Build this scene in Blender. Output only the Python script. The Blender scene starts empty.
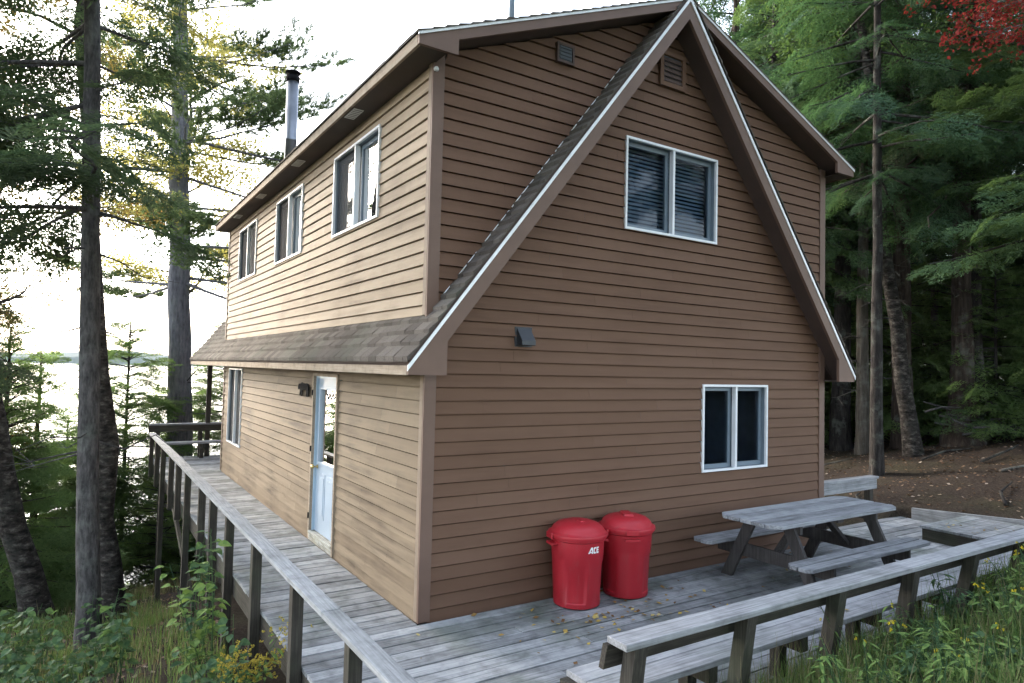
import bpy, math, random
import numpy as np
from mathutils import Vector, Matrix
random.seed(7); rng = np.random.default_rng(7)
S = bpy.context.scene
COL = S.collection
R = math.radians
HAZE = .0001
# ------------------------------------------------------------------ helpers
class MB:
    """collects verts and faces and links them as ONE mesh object"""
    def __init__(s): s.v = []; s.f = []; s.sm = []
    def add(s, vs, fs, smooth=False):
        o = len(s.v); s.v += [tuple(map(float, p)) for p in vs]
        s.f += [tuple(i + o for i in f) for f in fs]; s.sm += [smooth] * len(fs)
        return s
    def box(s, x0, x1, y0, y1, z0, z1):
        return s.add([(x0,y0,z0),(x1,y0,z0),(x1,y1,z0),(x0,y1,z0),(x0,y0,z1),(x1,y0,z1),(x1,y1,z1),(x0,y1,z1)],
              [(0,3,2,1),(4,5,6,7),(0,1,5,4),(1,2,6,5),(2,3,7,6),(3,0,4,7)])
    def beam(s, a, b, w, h, up=(0,0,1)):
        """rectangular bar from a to b; h along up, w across"""
        a = Vector(a); b = Vector(b); d = (b-a).normalized(); u = Vector(up); sx = d.cross(u).normalized(); u = sx.cross(d).normalized()
        p = [c + sx*(w/2*i) + u*(h/2*j) for c in (a,b) for i,j in ((-1,-1),(1,-1),(1,1),(-1,1))]
        return s.add(p, [(0,3,2,1),(4,5,6,7),(0,1,5,4),(1,2,6,5),(2,3,7,6),(3,0,4,7)])
    def prism(s, poly, fn, t0, t1, smooth=False):
        """poly: 2-D outline; fn(p,q,t)->xyz"""
        n = len(poly); vs = [fn(p,q,t0) for p,q in poly] + [fn(p,q,t1) for p,q in poly]
        fs = [tuple(range(n))[::-1], tuple(range(n,2*n))] + [(i,(i+1)%n,(i+1)%n+n,i+n) for i in range(n)]
        return s.add(vs, fs, smooth)
    def tube(s, pts, rads, n=6, cap=True, smooth=True):
        pts = [Vector(p) for p in pts]; vs = []; fs = []
        ref = Vector((0.31,0.17,0.93)); 
        for i,p in enumerate(pts):
            d = (pts[min(i+1,len(pts)-1)] - pts[max(i-1,0)])
            d = d.normalized() if d.length > 1e-9 else Vector((0,0,1))
            if abs(d.dot(ref)) > .95: ref2 = Vector((1,0,0))
            else: ref2 = ref
            if abs(d.z) > .9: ref2 = Vector((1,0,0))
            a = d.cross(ref2).normalized(); b = d.cross(a)
            for k in range(n):
                t = 2*math.pi*k/n; vs.append(p + (a*math.cos(t) + b*math.sin(t))*rads[i])
        for i in range(len(pts)-1):
            for k in range(n):
                k2 = (k+1)%n; fs.append((i*n+k, i*n+k2, (i+1)*n+k2, (i+1)*n+k))
        if cap: fs += [tuple(range(n))[::-1], tuple(range((len(pts)-1)*n, len(pts)*n))]
        return s.add(vs, fs, smooth)
    def lathe(s, prof, c=(0,0,0), n=32, sx=1, sy=1, smooth=True):
        vs = []; fs = []
        for r,z in prof:
            for k in range(n):
                t = 2*math.pi*k/n; vs.append((c[0]+r*sx*math.cos(t), c[1]+r*sy*math.sin(t), c[2]+z))
        for i in range(len(prof)-1):
            for k in range(n):
                k2 = (k+1)%n; fs.append((i*n+k, i*n+k2, (i+1)*n+k2, (i+1)*n+k))
        fs += [tuple(range(n))[::-1], tuple(range((len(prof)-1)*n, len(prof)*n))]
        return s.add(vs, fs, smooth)
    def build(s, name, mat, parent=None, loc=None, bevel=0):
        me = bpy.data.meshes.new(name)
        base = wloc(parent) if parent is not None else Vector(loc or (0,0,0))
        me.from_pydata([(x-base.x, y-base.y, z-base.z) for x,y,z in s.v], [], s.f)
        me.polygons.foreach_set('use_smooth', s.sm); me.materials.append(mat); me.update()
        o = bpy.data.objects.new(name, me); COL.objects.link(o)
        if parent is not None: o.parent = parent
        else: o.location = base
        if bevel:
            m = o.modifiers.new('bevel','BEVEL'); m.width = bevel; m.segments = 2; m.limit_method = 'ANGLE'; m.angle_limit = R(40)
        return o
def wloc(o):
    v = Vector((0,0,0))
    while o is not None: v = v + o.location; o = o.parent
    return v
def tag(o, label=None, cat=None, group=None, kind=None):
    if label: o['label'] = label
    if cat: o['category'] = cat
    if group: o['group'] = group
    if kind: o['kind'] = kind
    return o
def thing(name, label, cat, loc=(0,0,0), group=None):
    o = bpy.data.objects.new(name, None); o.empty_display_size = .2; COL.objects.link(o); o.location = loc
    return tag(o, label, cat, group)
def tri_mesh(name, V, mat, parent=None, loc=None, smooth=False):
    """V (n,k,3): n separate k-gons in local coordinates"""
    n,k,_ = V.shape
    me = bpy.data.meshes.new(name); me.vertices.add(n*k); me.vertices.foreach_set('co', np.ascontiguousarray(V, dtype=np.float32).ravel())
    me.loops.add(n*k); me.loops.foreach_set('vertex_index', np.arange(n*k, dtype=np.int32))
    me.polygons.add(n); me.polygons.foreach_set('loop_start', np.arange(0, n*k, k, dtype=np.int32))
    try: me.polygons.foreach_set('loop_total', np.full(n, k, dtype=np.int32))
    except Exception: pass
    me.materials.append(mat); me.update(calc_edges=True); me.validate()
    o = bpy.data.objects.new(name, me); COL.objects.link(o)
    if parent is not None: o.parent = parent
    elif loc is not None: o.location = loc
    return o
# ------------------------------------------------------------------ materials
def mat(name):
    m = bpy.data.materials.new(name); m.use_nodes = True; nt = m.node_tree
    return m, nt, nt.nodes, nt.links, nt.nodes['Principled BSDF']
def ramp(N, stops):
    r = N.new('ShaderNodeValToRGB'); e = r.color_ramp.elements
    while len(e) < len(stops): e.new(.5)
    for i,(p,c) in enumerate(stops): e[i].position = p; e[i].color = (*c,1)
    return r
def noise(N, L, scale=(1,1,1), s=5., detail=4, rough=.55, coord='Object'):
    tc = N.new('ShaderNodeTexCoord'); mp = N.new('ShaderNodeMapping'); mp.inputs['Scale'].default_value = scale
    L.new(tc.outputs[coord], mp.inputs['Vector'])
    n = N.new('ShaderNodeTexNoise'); n.inputs['Scale'].default_value = s; n.inputs['Detail'].default_value = detail; n.inputs['Roughness'].default_value = rough
    L.new(mp.outputs[0], n.inputs['Vector']); return n
def mix(N, L, a, b, fac, mode='MIX'):
    m = N.new('ShaderNodeMix'); m.data_type = 'RGBA'; m.blend_type = mode
    for sock, v in ((m.inputs[0],fac),(m.inputs[6],a),(m.inputs[7],b)):
        if hasattr(v,'links') or isinstance(v, bpy.types.NodeSocket): L.new(v, sock)
        elif isinstance(v,(int,float)): sock.default_value = v
        else: sock.default_value = (*v,1)
    return m.outputs[2]
def mathn(N, L, op, a, b=None, clamp=False):
    m = N.new('ShaderNodeMath'); m.operation = op; m.use_clamp = clamp
    for sock,v in zip(m.inputs,(a,b)):
        if v is None: continue
        if isinstance(v,(int,float)): sock.default_value = v
        else: L.new(v, sock)
    return m.outputs[0]
def bump(N, L, bs, h, strength=.3, dist=.01):
    b = N.new('ShaderNodeBump'); b.inputs['Strength'].default_value = strength; b.inputs['Distance'].default_value = dist
    L.new(h, b.inputs['Height']); L.new(b.outputs[0], bs.inputs['Normal'])
def plain(name, c, rough=.6, metal=0, var=.12, spec=.5, s=8):
    m,nt,N,L,b = mat(name); n = noise(N,L,s=s)
    L.new(ramp_out(N,L,n.outputs[0],[(.3,tuple(x*(1-var) for x in c)),(.7,tuple(min(1,x*(1+var)) for x in c))]), b.inputs['Base Color'])
    b.inputs['Roughness'].default_value = rough; b.inputs['Metallic'].default_value = metal; b.inputs['Specular IOR Level'].default_value = spec
    return m
def ramp_out(N, L, src, stops):
    r = ramp(N, stops); L.new(src, r.inputs[0]); return r.outputs[0]
def wood(name, stops, axis, green=(.10,.13,.10), gfac=.35, rough=.85, stain=.32, island=.5, grain=1.):
    """weathered timber: grain stretched along axis, each board its own tone"""
    m,nt,N,L,b = mat(name)
    sc = [64,64,64]; sc[axis] = 2.2
    n = noise(N,L,sc,1.0,6,.65); n2 = noise(N,L,(1,1,1),1.3,5,.6); n3 = noise(N,L,(1,1,1),7,4,.6)
    geo = N.new('ShaderNodeNewGeometry')
    isl = mathn(N,L,'MULTIPLY_ADD', geo.outputs['Random Per Island'], island); N.active = None
    isl.node.inputs[2].default_value = -island/2
    v = mathn(N,L,'ADD', n.outputs[0], isl, True)
    c = ramp_out(N,L,v,stops)
    g = ramp_out(N,L,n2.outputs[0],[(.5,(0,0,0)),(.72,(gfac,)*3)])
    c = mix(N,L,c,green,g)
    d = ramp_out(N,L,n3.outputs[0],[(.25,(1-stain,)*3),(.55,(1,1,1))])
    c = mix(N,L,c,d,1.0,'MULTIPLY')
    L.new(c,b.inputs['Base Color']); b.inputs['Roughness'].default_value = rough; b.inputs['Specular IOR Level'].default_value = .25
    bump(N,L,b,n.outputs[0],.35*grain,.006)
    return m
GREY = [(.15,(.12,.125,.135)),(.45,(.265,.275,.285)),(.62,(.36,.373,.388)),(.9,(.48,.495,.515))]
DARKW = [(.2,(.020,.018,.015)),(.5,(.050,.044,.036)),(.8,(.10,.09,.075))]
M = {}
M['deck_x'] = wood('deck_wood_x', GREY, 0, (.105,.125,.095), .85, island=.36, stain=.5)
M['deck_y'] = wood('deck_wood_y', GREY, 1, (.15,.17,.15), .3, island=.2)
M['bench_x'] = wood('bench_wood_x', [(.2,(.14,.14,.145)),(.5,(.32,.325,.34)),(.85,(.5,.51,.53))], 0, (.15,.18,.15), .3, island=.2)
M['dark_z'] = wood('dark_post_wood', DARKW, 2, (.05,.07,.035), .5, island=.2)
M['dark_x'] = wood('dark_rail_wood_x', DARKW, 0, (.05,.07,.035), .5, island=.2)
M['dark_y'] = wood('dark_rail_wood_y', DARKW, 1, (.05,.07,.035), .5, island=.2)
M['table'] = wood('table_wood', [(.2,(.12,.122,.13)),(.45,(.29,.30,.32)),(.85,(.5,.52,.55))], 0, (.2,.22,.22), .2, island=.3, stain=.3)
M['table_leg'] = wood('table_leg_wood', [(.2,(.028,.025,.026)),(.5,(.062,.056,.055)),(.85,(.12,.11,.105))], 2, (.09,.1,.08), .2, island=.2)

def siding_mat(name, base, faded, stainc, axis, stain_amt, var):
    m,nt,N,L,b = mat(name)
    sc = [14,14,14]; sc[axis] = .9
    n = noise(N,L,sc,1.,6,.6); n2 = noise(N,L,(1,1,1),.9,5,.6); geo = N.new('ShaderNodeNewGeometry')
    isl = geo.outputs['Random Per Island']
    c = mix(N,L,base,faded, mathn(N,L,'MULTIPLY',isl,var))
    st = ramp_out(N,L,n.outputs[0],[(.40,(0,0,0)),(.66,(stain_amt,)*3)])
    st2 = ramp_out(N,L,n2.outputs[0],[(.40,(.15,)*3),(.65,(1,1,1))])
    c = mix(N,L,c,stainc, mathn(N,L,'MULTIPLY',st,st2))
    L.new(c,b.inputs['Base Color']); b.inputs['Roughness'].default_value = .75; b.inputs['Specular IOR Level'].default_value = .3
    sg = [60,60,60]; sg[axis] = 2.5
    g = noise(N,L,sg,1.,4,.6); bump(N,L,b,g.outputs[0],.18,.004)
    return m
M['brown'] = siding_mat('brown_siding_paint', (.136,.074,.046), (.172,.100,.068), (.088,.045,.027), 0, .6, .4)
M['tan_low'] = siding_mat('dirty_shaded_tan_siding', (.19,.137,.088), (.26,.198,.132), (.07,.048,.031), 1, .9, .9)  # lower wall: real dirt, plus the eave's shade put into the darker base
M['tan'] = siding_mat('weathered_tan_siding', (.31,.236,.160), (.39,.305,.218), (.16,.112,.074), 1, .85, .9)
M['trim'] = plain('brown_trim_paint', (.148,.088,.064), .6, var=.1, s=3)
M['tan_trim'] = wood('weathered_fascia', [(.2,(.23,.175,.125)),(.5,(.35,.28,.21)),(.85,(.46,.385,.31))], 1, (.25,.2,.14), .4, island=.1, stain=.35)
M['tan_corner'] = plain('tan_corner_paint', (.235,.175,.125), .7, var=.15, s=4)
M['soffit'] = plain('dark_brown_soffit', (.075,.048,.04), .8, var=.15, s=3)
M['soffit_tan'] = plain('brown_soffit_board', (.062,.045,.036), .8, var=.15, s=3)
M['white'] = plain('white_window_paint', (.74,.76,.79), .4, var=.04)
M['sash'] = plain('grey_blue_sash', (.15,.195,.24), .45, var=.05)
M['drip'] = plain('pale_metal_drip_edge', (.84,.86,.88), .3, .0, var=.08)
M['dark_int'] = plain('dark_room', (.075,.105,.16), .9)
M['curtain'] = plain('grey_curtain', (.22,.22,.21), .9, var=.2)
M['blind'] = plain('slatted_blind', (.15,.20,.24), .5, var=.1)
M['black'] = plain('black_metal', (.012,.012,.013), .95, var=.2, spec=.05)
M['vent_grey'] = plain('grey_plastic_vent', (.034,.038,.046), .5, var=.15)
M['vent_dark'] = plain('dark_green_vent', (.014,.022,.026), .5, var=.15)
M['vent_white'] = plain('pale_soffit_vent', (.66,.66,.64), .6, var=.08)
M['steel'] = plain('grey_steel_pipe', (.24,.26,.29), .42, .85, var=.25, s=3)
M['brass'] = plain('brass', (.55,.42,.18), .3, .9)
M['door'] = plain('pale_blue_door_paint', (.37,.45,.54), .4, var=.04, s=3)
M['jamb'] = plain('light_blue_jamb_paint', (.38,.50,.60), .4, var=.05, s=3)
M['sill'] = wood('peeling_sill', [(.2,(.12,.11,.09)),(.45,(.3,.28,.23)),(.6,(.5,.5,.46)),(.85,(.6,.6,.57))], 1, (.2,.2,.1), .5, stain=.6)
M['foundation'] = plain('dark_foundation', (.06,.055,.05), .95)  # one even dark colour for the box below the deck

def glass_mat(name, tint, ior=1.5, gain=1.):
    m,nt,N,L,b = mat(name); N.remove(b); out = N['Material Output']
    t = N.new('ShaderNodeBsdfTransparent'); t.inputs[0].default_value = (*tint,1)
    g = N.new('ShaderNodeBsdfGlossy'); g.inputs['Roughness'].default_value = .015
    n = noise(N,L,s=1.4,detail=1); bp = N.new('ShaderNodeBump'); bp.inputs['Strength'].default_value = .03; bp.inputs['Distance'].default_value = .02
    L.new(n.outputs[0],bp.inputs['Height']); L.new(bp.outputs[0],g.inputs['Normal'])
    f = N.new('ShaderNodeFresnel'); f.inputs[0].default_value = ior
    mx = N.new('ShaderNodeMixShader'); L.new(mathn(N,L,'MULTIPLY',f.outputs[0],gain,True),mx.inputs[0]); L.new(t.outputs[0],mx.inputs[1]); L.new(g.outputs[0],mx.inputs[2])
    L.new(mx.outputs[0],out.inputs[0]); return m
M['glass'] = glass_mat('window_glass', (.50,.62,.74))
M['dull_glass'] = glass_mat('screened_window_glass', (.60,.70,.80), gain=.4)
def screen_mat():
    m,nt,N,L,b = mat('insect_screen'); out = N['Material Output']
    b.inputs['Base Color'].default_value = (.085,.085,.088,1); b.inputs['Roughness'].default_value = 1.; b.inputs['Specular IOR Level'].default_value = .05
    t = N.new('ShaderNodeBsdfTransparent'); mx = N.new('ShaderNodeMixShader'); mx.inputs[0].default_value = .68
    L.new(t.outputs[0],mx.inputs[1]); L.new(b.outputs[0],mx.inputs[2]); L.new(mx.outputs[0],out.inputs[0]); return m
M['screen'] = screen_mat()
def shingle_mat():
    m,nt,N,L,b = mat('asphalt_shingle'); geo = N.new('ShaderNodeNewGeometry')
    n = noise(N,L,(1,1,1),120,3,.7); n2 = noise(N,L,(1,1,1),1.2,5,.6)
    c = ramp_out(N,L,geo.outputs['Random Per Island'],[(0,(.075,.063,.054)),(.5,(.108,.092,.079)),(1,(.145,.125,.108))])
    sp = ramp_out(N,L,n.outputs[0],[(.3,(.6,.6,.6)),(.7,(1.25,1.25,1.25))]); c = mix(N,L,c,sp,1.,'MULTIPLY')
    c = mix(N,L,c,(.09,.10,.075), ramp_out(N,L,n2.outputs[0],[(.5,(0,0,0)),(.75,(.6,)*3)]))
    L.new(c,b.inputs['Base Color']); b.inputs['Roughness'].default_value = .95; b.inputs['Specular IOR Level'].default_value = .2
    bump(N,L,b,n.outputs[0],.4,.004); return m
M['shingle'] = shingle_mat()
def plastic_red():
    m,nt,N,L,b = mat('red_plastic'); n = noise(N,L,s=2.2,detail=5); n2 = noise(N,L,(6,6,1.2),3,4)
    c = ramp_out(N,L,n.outputs[0],[(.3,(.36,.012,.022)),(.7,(.48,.019,.032))])
    c = mix(N,L,c,(.30,.06,.06), ramp_out(N,L,n2.outputs[0],[(.55,(0,0,0)),(.8,(.45,)*3)]))
    n3 = noise(N,L,(30,30,2.5),2.,5,.7); c = mix(N,L,c,(.34,.16,.14), ramp_out(N,L,n3.outputs[0],[(.64,(0,0,0)),(.74,(.5,)*3)]))
    L.new(c,b.inputs['Base Color']); L.new(ramp_out(N,L,n.outputs[0],[(.3,(.38,)*3),(.7,(.55,)*3)]),b.inputs['Roughness']); return m
M['red'] = plastic_red()
M['lettering'] = plain('white_lettering', (.8,.8,.8), .5, var=.03)

def bark(name, stops, vs=9, zs=1.6, ring=False, lich=(.28,.31,.27), lf=.3):
    m,nt,N,L,b = mat(name)
    sc = (vs,vs,zs) if not ring else (4,4,8)
    n = noise(N,L,sc,1.6,7,.68); n2 = noise(N,L,(1,1,1),2.6,6,.65)
    c = ramp_out(N,L,n.outputs[0],stops)
    c = mix(N,L,c,lich, ramp_out(N,L,n2.outputs[0],[(.52,(0,0,0)),(.66,(lf,)*3)]))
    L.new(c,b.inputs['Base Color']); b.inputs['Roughness'].default_value = .95; b.inputs['Specular IOR Level'].default_value = .15
    bump(N,L,b,n.outputs[0],.8,.05); return m
M['bark_grey'] = bark('grey_bark', [(.3,(.028,.027,.028)),(.5,(.085,.080,.080)),(.7,(.16,.15,.148))], 12, 3.0)
M['bark_dark'] = bark('dark_bark', [(.3,(.012,.010,.010)),(.5,(.034,.030,.028)),(.72,(.075,.067,.060))], 10, 2)
M['bark_pine'] = bark('haze_blue_pine_bark', [(.3,(.065,.063,.072)),(.5,(.14,.138,.155)),(.72,(.22,.215,.235))], 10, 2.2, lf=.2)  # pale blue of the hazy air is put into the bark colour
M['bark_pale'] = bark('pale_trunk_bark', [(.25,(.038,.033,.028)),(.5,(.09,.078,.066)),(.75,(.18,.16,.14))], 9, 1.2)
M['bark_birch'] = bark('dark_birch_bark', [(.38,(.012,.011,.010)),(.54,(.045,.039,.035)),(.66,(.13,.118,.105)),(.8,(.24,.22,.20))], ring=True, lf=.1)
M['bark_brown'] = bark('red_brown_bark', [(.3,(.018,.013,.011)),(.5,(.048,.036,.030)),(.75,(.11,.085,.07))], 9, 1.1)

def leaf_mat(name, stops, trans=.35, tcol=None, rough=.55, clump=.5):
    m,nt,N,L,b = mat(name); out = N['Material Output']; geo = N.new('ShaderNodeNewGeometry'); n = noise(N,L,s=.7,detail=3)
    v = mathn(N,L,'ADD', mathn(N,L,'MULTIPLY',geo.outputs['Random Per Island'],1-clump), mathn(N,L,'MULTIPLY',n.outputs[0],clump))
    c = ramp_out(N,L,v,stops); L.new(c,b.inputs['Base Color']); b.inputs['Roughness'].default_value = rough+.2; b.inputs['Specular IOR Level'].default_value = .14
    t = N.new('ShaderNodeBsdfTranslucent'); L.new(mix(N,L,c,tcol or (.5,.6,.1),.35),t.inputs[0])
    mx = N.new('ShaderNodeMixShader'); mx.inputs[0].default_value = trans; L.new(b.outputs[0],mx.inputs[1]); L.new(t.outputs[0],mx.inputs[2]); L.new(mx.outputs[0],out.inputs[0]); return m
M['hemlock'] = leaf_mat('hemlock_needles', [(.2,(.022,.050,.034)),(.5,(.046,.094,.056)),(.8,(.085,.15,.072))], .35, (.15,.3,.06))
M['hemlock_lt'] = leaf_mat('light_conifer_needles', [(.2,(.028,.060,.034)),(.5,(.056,.110,.054)),(.8,(.098,.165,.068))], .32, (.3,.45,.08))
M['lake_green'] = leaf_mat('backlit_cedar_green', [(.2,(.07,.12,.05)),(.5,(.12,.20,.075)),(.8,(.19,.28,.10))], .5, (.35,.5,.12))
M['pine'] = leaf_mat('pine_needles', [(.2,(.05,.080,.045)),(.5,(.09,.135,.066)),(.8,(.15,.19,.085))], .42, (.25,.35,.1))
M['dark_needle'] = leaf_mat('dark_needles', [(.2,(.045,.064,.038)),(.5,(.085,.113,.062)),(.8,(.14,.165,.080))], .45, (.1,.2,.06))
M['yellow'] = leaf_mat('yellowing_leaves', [(.15,(.17,.20,.07)),(.5,(.33,.33,.12)),(.8,(.46,.42,.16))], .5, (.8,.65,.1))
M['green_leaf'] = leaf_mat('green_leaves', [(.2,(.03,.06,.028)),(.5,(.052,.100,.042)),(.8,(.10,.15,.055))], .3, (.3,.5,.08))
M['rust'] = leaf_mat('rusty_green_leaves', [(.2,(.05,.07,.025)),(.55,(.10,.10,.035)),(.85,(.24,.12,.05))], .4, (.5,.35,.08))
M['red_leaf'] = leaf_mat('red_maple_leaves', [(.2,(.09,.016,.018)),(.5,(.19,.028,.028)),(.85,(.32,.07,.05))], .3, (.7,.08,.05))
M['weed'] = leaf_mat('weed_leaves', [(.2,(.032,.072,.042)),(.5,(.058,.118,.060)),(.85,(.12,.18,.08))], .35, (.3,.5,.1), .5, .3)
M['weed_lt'] = leaf_mat('bright_weed_leaves', [(.2,(.075,.14,.04)),(.5,(.13,.22,.065)),(.85,(.23,.31,.09))], .35, (.4,.55,.1), .5, .3)
M['golden'] = leaf_mat('goldenrod_flowers', [(.2,(.20,.17,.04)),(.5,(.36,.29,.05)),(.85,(.5,.42,.08))], .3, (.7,.6,.1), .7, .3)
M['yellow_flower'] = leaf_mat('yellow_petals', [(.2,(.5,.40,.02)),(.8,(.75,.62,.05))], .3, (.8,.7,.1), .6, .2)
M['grass'] = leaf_mat('grass_blades', [(.15,(.06,.11,.032)),(.5,(.11,.185,.055)),(.78,(.19,.24,.085)),(.95,(.36,.32,.17))], .35, (.3,.5,.1), .5, .35)
M['dry_grass'] = leaf_mat('dry_grass_blades', [(.2,(.09,.10,.045)),(.5,(.16,.155,.075)),(.85,(.34,.29,.17))], .3, (.5,.45,.15), .6, .4)
M['litter'] = leaf_mat('fallen_leaf_colours', [(.1,(.06,.035,.024)),(.5,(.12,.072,.045)),(.8,(.22,.15,.105)),(.97,(.42,.36,.31))], .1, (.5,.3,.1), .8, .15)
M['deck_leaf'] = leaf_mat('yellow_fallen_leaves', [(.1,(.12,.06,.03)),(.4,(.28,.17,.06)),(.75,(.45,.33,.08)),(.95,(.55,.45,.2))], .1, (.5,.4,.1), .7, .1)

# ------------------------------------------------------------------ camera
CAM = Vector((-2.61,-5.4428,2.2363))
def make_camera():
    cd = bpy.data.cameras.new('camera'); co = bpy.data.objects.new('camera', cd); COL.objects.link(co)
    yaw,pitch,roll = .5732,.0406,.0235
    f = Vector((math.sin(yaw)*math.cos(pitch), math.cos(yaw)*math.cos(pitch), math.sin(pitch))); r = Vector((math.cos(yaw),-math.sin(yaw),0)); u = r.cross(f)
    c,s = math.cos(roll),math.sin(roll); r2 = r*c + u*s; u2 = u*c - r*s
    m = Matrix((r2,u2,-f)).transposed().to_4x4(); m.translation = CAM; co.matrix_world = m
    cd.sensor_width = 36; cd.lens = 671.9/1024*36; cd.clip_end = 6000; cd.clip_start = .05
    S.camera = co
make_camera()
# ------------------------------------------------------------------ ground
CP = np.array([(-2.6,-5.4,.62),(-1.2,-.35,-.42),(-1.2,3.3,-1.02),(-1.2,5.5,-1.5),(-1.2,8.8,-2.27),(-2.3,5.4,-1.7),(-1.94,7.5,-2.1),(-3.2,9.6,-2.5),
 (-.3,15,-4.05),(0,17.5,-5.2),(-8,16.5,-5.2),(-8,8,-2.9),(-8,0,-1.1),(-8,-6,.4),(8,19,-4.9),(3,-1,-.6),(3,5,-1.3),(8.9,.3,.18),(8.9,-1.2,.24),(13.8,2.9,.5),
 (16.9,2.95,.85),(9.45,1.11,.2),(11.9,3,.3),(8,8,-.9),(14,10,-.4),(20,8,.6),(20,0,2.0),(17,-1.2,1.5),(16.4,1.6,1.02),(10,-4,.85),(4,-3.0,.34),(1.5,-3.0,.16),(.2,-3.2,.02),(6.5,-3.0,.36),(5,-5,.95),(2.6,-3.7,.36),(1,-4,.35),(0,-6,.75),
 (6,13,-2.6),(20,20,-3),(32,10,.8),(32,-4,2.6),(30,-16,3),(0,-16,2.),(-14,-16,1.5),(12,-16,2.5),(-16,6,-3),(-16,15,-5.2),(30,24,-2.5),(2,2,-.9),(7,-1,-.25),(8.5,-2.6,.28)])
def _tps():
    P = CP[:,:2]; n = len(P); r2 = ((P[:,None]-P[None])**2).sum(-1); K = np.where(r2>0, .5*r2*np.log(r2+1e-12), 0) + np.eye(n)*.4
    A = np.zeros((n+3,n+3)); A[:n,:n] = K; A[:n,n] = 1; A[:n,n+1:] = P; A[n,:n] = 1; A[n+1:,:n] = P.T
    return np.linalg.solve(A, np.concatenate([CP[:,2],[0,0,0]]))
_W = _tps()
def ground(x, y):
    x = np.atleast_1d(np.asarray(x,float)); y = np.atleast_1d(np.asarray(y,float))
    q = np.stack([np.clip(x,-18,34), np.clip(y,-18,25)],-1); r2 = ((q[...,None,:]-CP[:,:2])**2).sum(-1)
    z = (.5*r2*np.log(r2+1e-12))@_W[:len(CP)] + _W[len(CP)] + q@_W[len(CP)+1:]
    lake = np.clip((y - 18.0 - .55*np.clip(x-2,0,200) )/6,0,1)          # falls away into the lake
    z = z*(1-lake) + (-7.0)*lake
    far = np.clip((y-1180)/60,0,1); z = z*(1-far) + (-3.0)*far
    inside = (x<8.71)&(x>-1.08)&(y>-2.38)&(y<np.where(x>6.0,.28,11.9)); z = np.where(inside,np.minimum(z,-.22),z)
    z = z + .035*np.sin(x*2.1+y*1.3)*np.sin(y*1.9-x*.7) + .018*np.sin(x*5.3+1)*np.sin(y*4.7)
    return z
def gz(x,y): return float(ground(x,y)[0])
def make_ground():
    def axis(lo,hi,step,far):
        a = list(np.arange(lo,hi+.01,step)); b = []; d = step
        x = hi
        while x < far: d *= 1.35; x += d; b.append(x)
        c = []; d = step; x = lo
        while x > -far: d *= 1.35; x -= d; c.append(x)
        return np.array(c[::-1]+a+b)
    X = axis(-10,22,.125,2600); Y = axis(-8,20,.125,2600); gx,gy = np.meshgrid(X,Y); z = ground(gx.ravel(),gy.ravel())
    v = np.stack([gx.ravel(),gy.ravel(),z],-1); nx,ny = len(X),len(Y)
    i = (np.arange(ny-1)[:,None]*nx + np.arange(nx-1)[None]).ravel(); f = np.stack([i,i+1,i+nx+1,i+nx],-1)
    me = bpy.data.meshes.new('ground'); me.from_pydata(v.tolist(),[],f.tolist()); me.polygons.foreach_set('use_smooth',[True]*len(f))
    m,nt,N,L,b = mat('forest_floor')
    n = noise(N,L,s=.45,detail=6); n2 = noise(N,L,s=26,detail=5,rough=.7); n3 = noise(N,L,s=5,detail=5)
    c = ramp_out(N,L,n2.outputs[0],[(.3,(.016,.012,.010)),(.5,(.040,.030,.024)),(.66,(.072,.056,.045)),(.8,(.16,.135,.115))])
    gr = ramp_out(N,L,n3.outputs[0],[(.3,(.035,.045,.016)),(.7,(.085,.095,.035))])
    c = mix(N,L,c,gr, ramp_out(N,L,n.outputs[0],[(.46,(0,0,0)),(.6,(.22,)*3)]))
    tc = N.new('ShaderNodeTexCoord'); sp = N.new('ShaderNodeSeparateXYZ'); L.new(tc.outputs['Object'],sp.inputs[0])   # the open grassy bank south of the deck
    bank = mathn(N,L,'MULTIPLY',mathn(N,L,'SUBTRACT',mathn(N,L,'MULTIPLY',sp.outputs['Y'],-1.),2.3),.8,True)
    c = mix(N,L,c,gr,mathn(N,L,'MULTIPLY',bank,.85))
    L.new(c,b.inputs['Base Color']); b.inputs['Roughness'].default_value = .95; b.inputs['Specular IOR Level'].default_value = .1
    bump(N,L,b,n2.outputs[0],.9,.05); me.materials.append(m)
    o = bpy.data.objects.new('ground',me); COL.objects.link(o); tag(o,kind='structure')
    # water
    m,nt,N,L,b = mat('lake_water'); b.inputs['Base Color'].default_value = (.02,.035,.045,1); b.inputs['Roughness'].default_value = .12; b.inputs['IOR'].default_value = 1.33
    w = noise(N,L,(1,3,1),1.1,4,.6); bump(N,L,b,w.outputs[0],.12,.15)
    o = MB().add([(-2500,10,-5.0),(2500,10,-5.0),(2500,2600,-5.0),(-2500,2600,-5.0)],[(0,1,2,3)]).build('water',m); tag(o,kind='structure')
    # far shore: a low wooded ridge
    m = plain('far_woods',(.05,.075,.055),.95,var=.3,s=.05); mb = MB(); xs = np.linspace(-900,1100,160); vs = []
    for k,x in enumerate(xs):
        h = 15 + 4*math.sin(x*.011+1) + 3*math.sin(x*.031) + rng.uniform(-.9,.9)
        y0 = 1195 + 25*math.sin(x*.006)
        vs += [(x,y0,-6),(x,y0+8,-5+h*.55),(x,y0+40,-5+h),(x,y0+200,-5+h*1.05)]
    fs = [(k*4+j,(k+1)*4+j,(k+1)*4+j+1,k*4+j+1) for k in range(len(xs)-1) for j in range(3)]
    o = mb.add(vs,fs).build('hills',m); tag(o,kind='structure')
make_ground()
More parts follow.
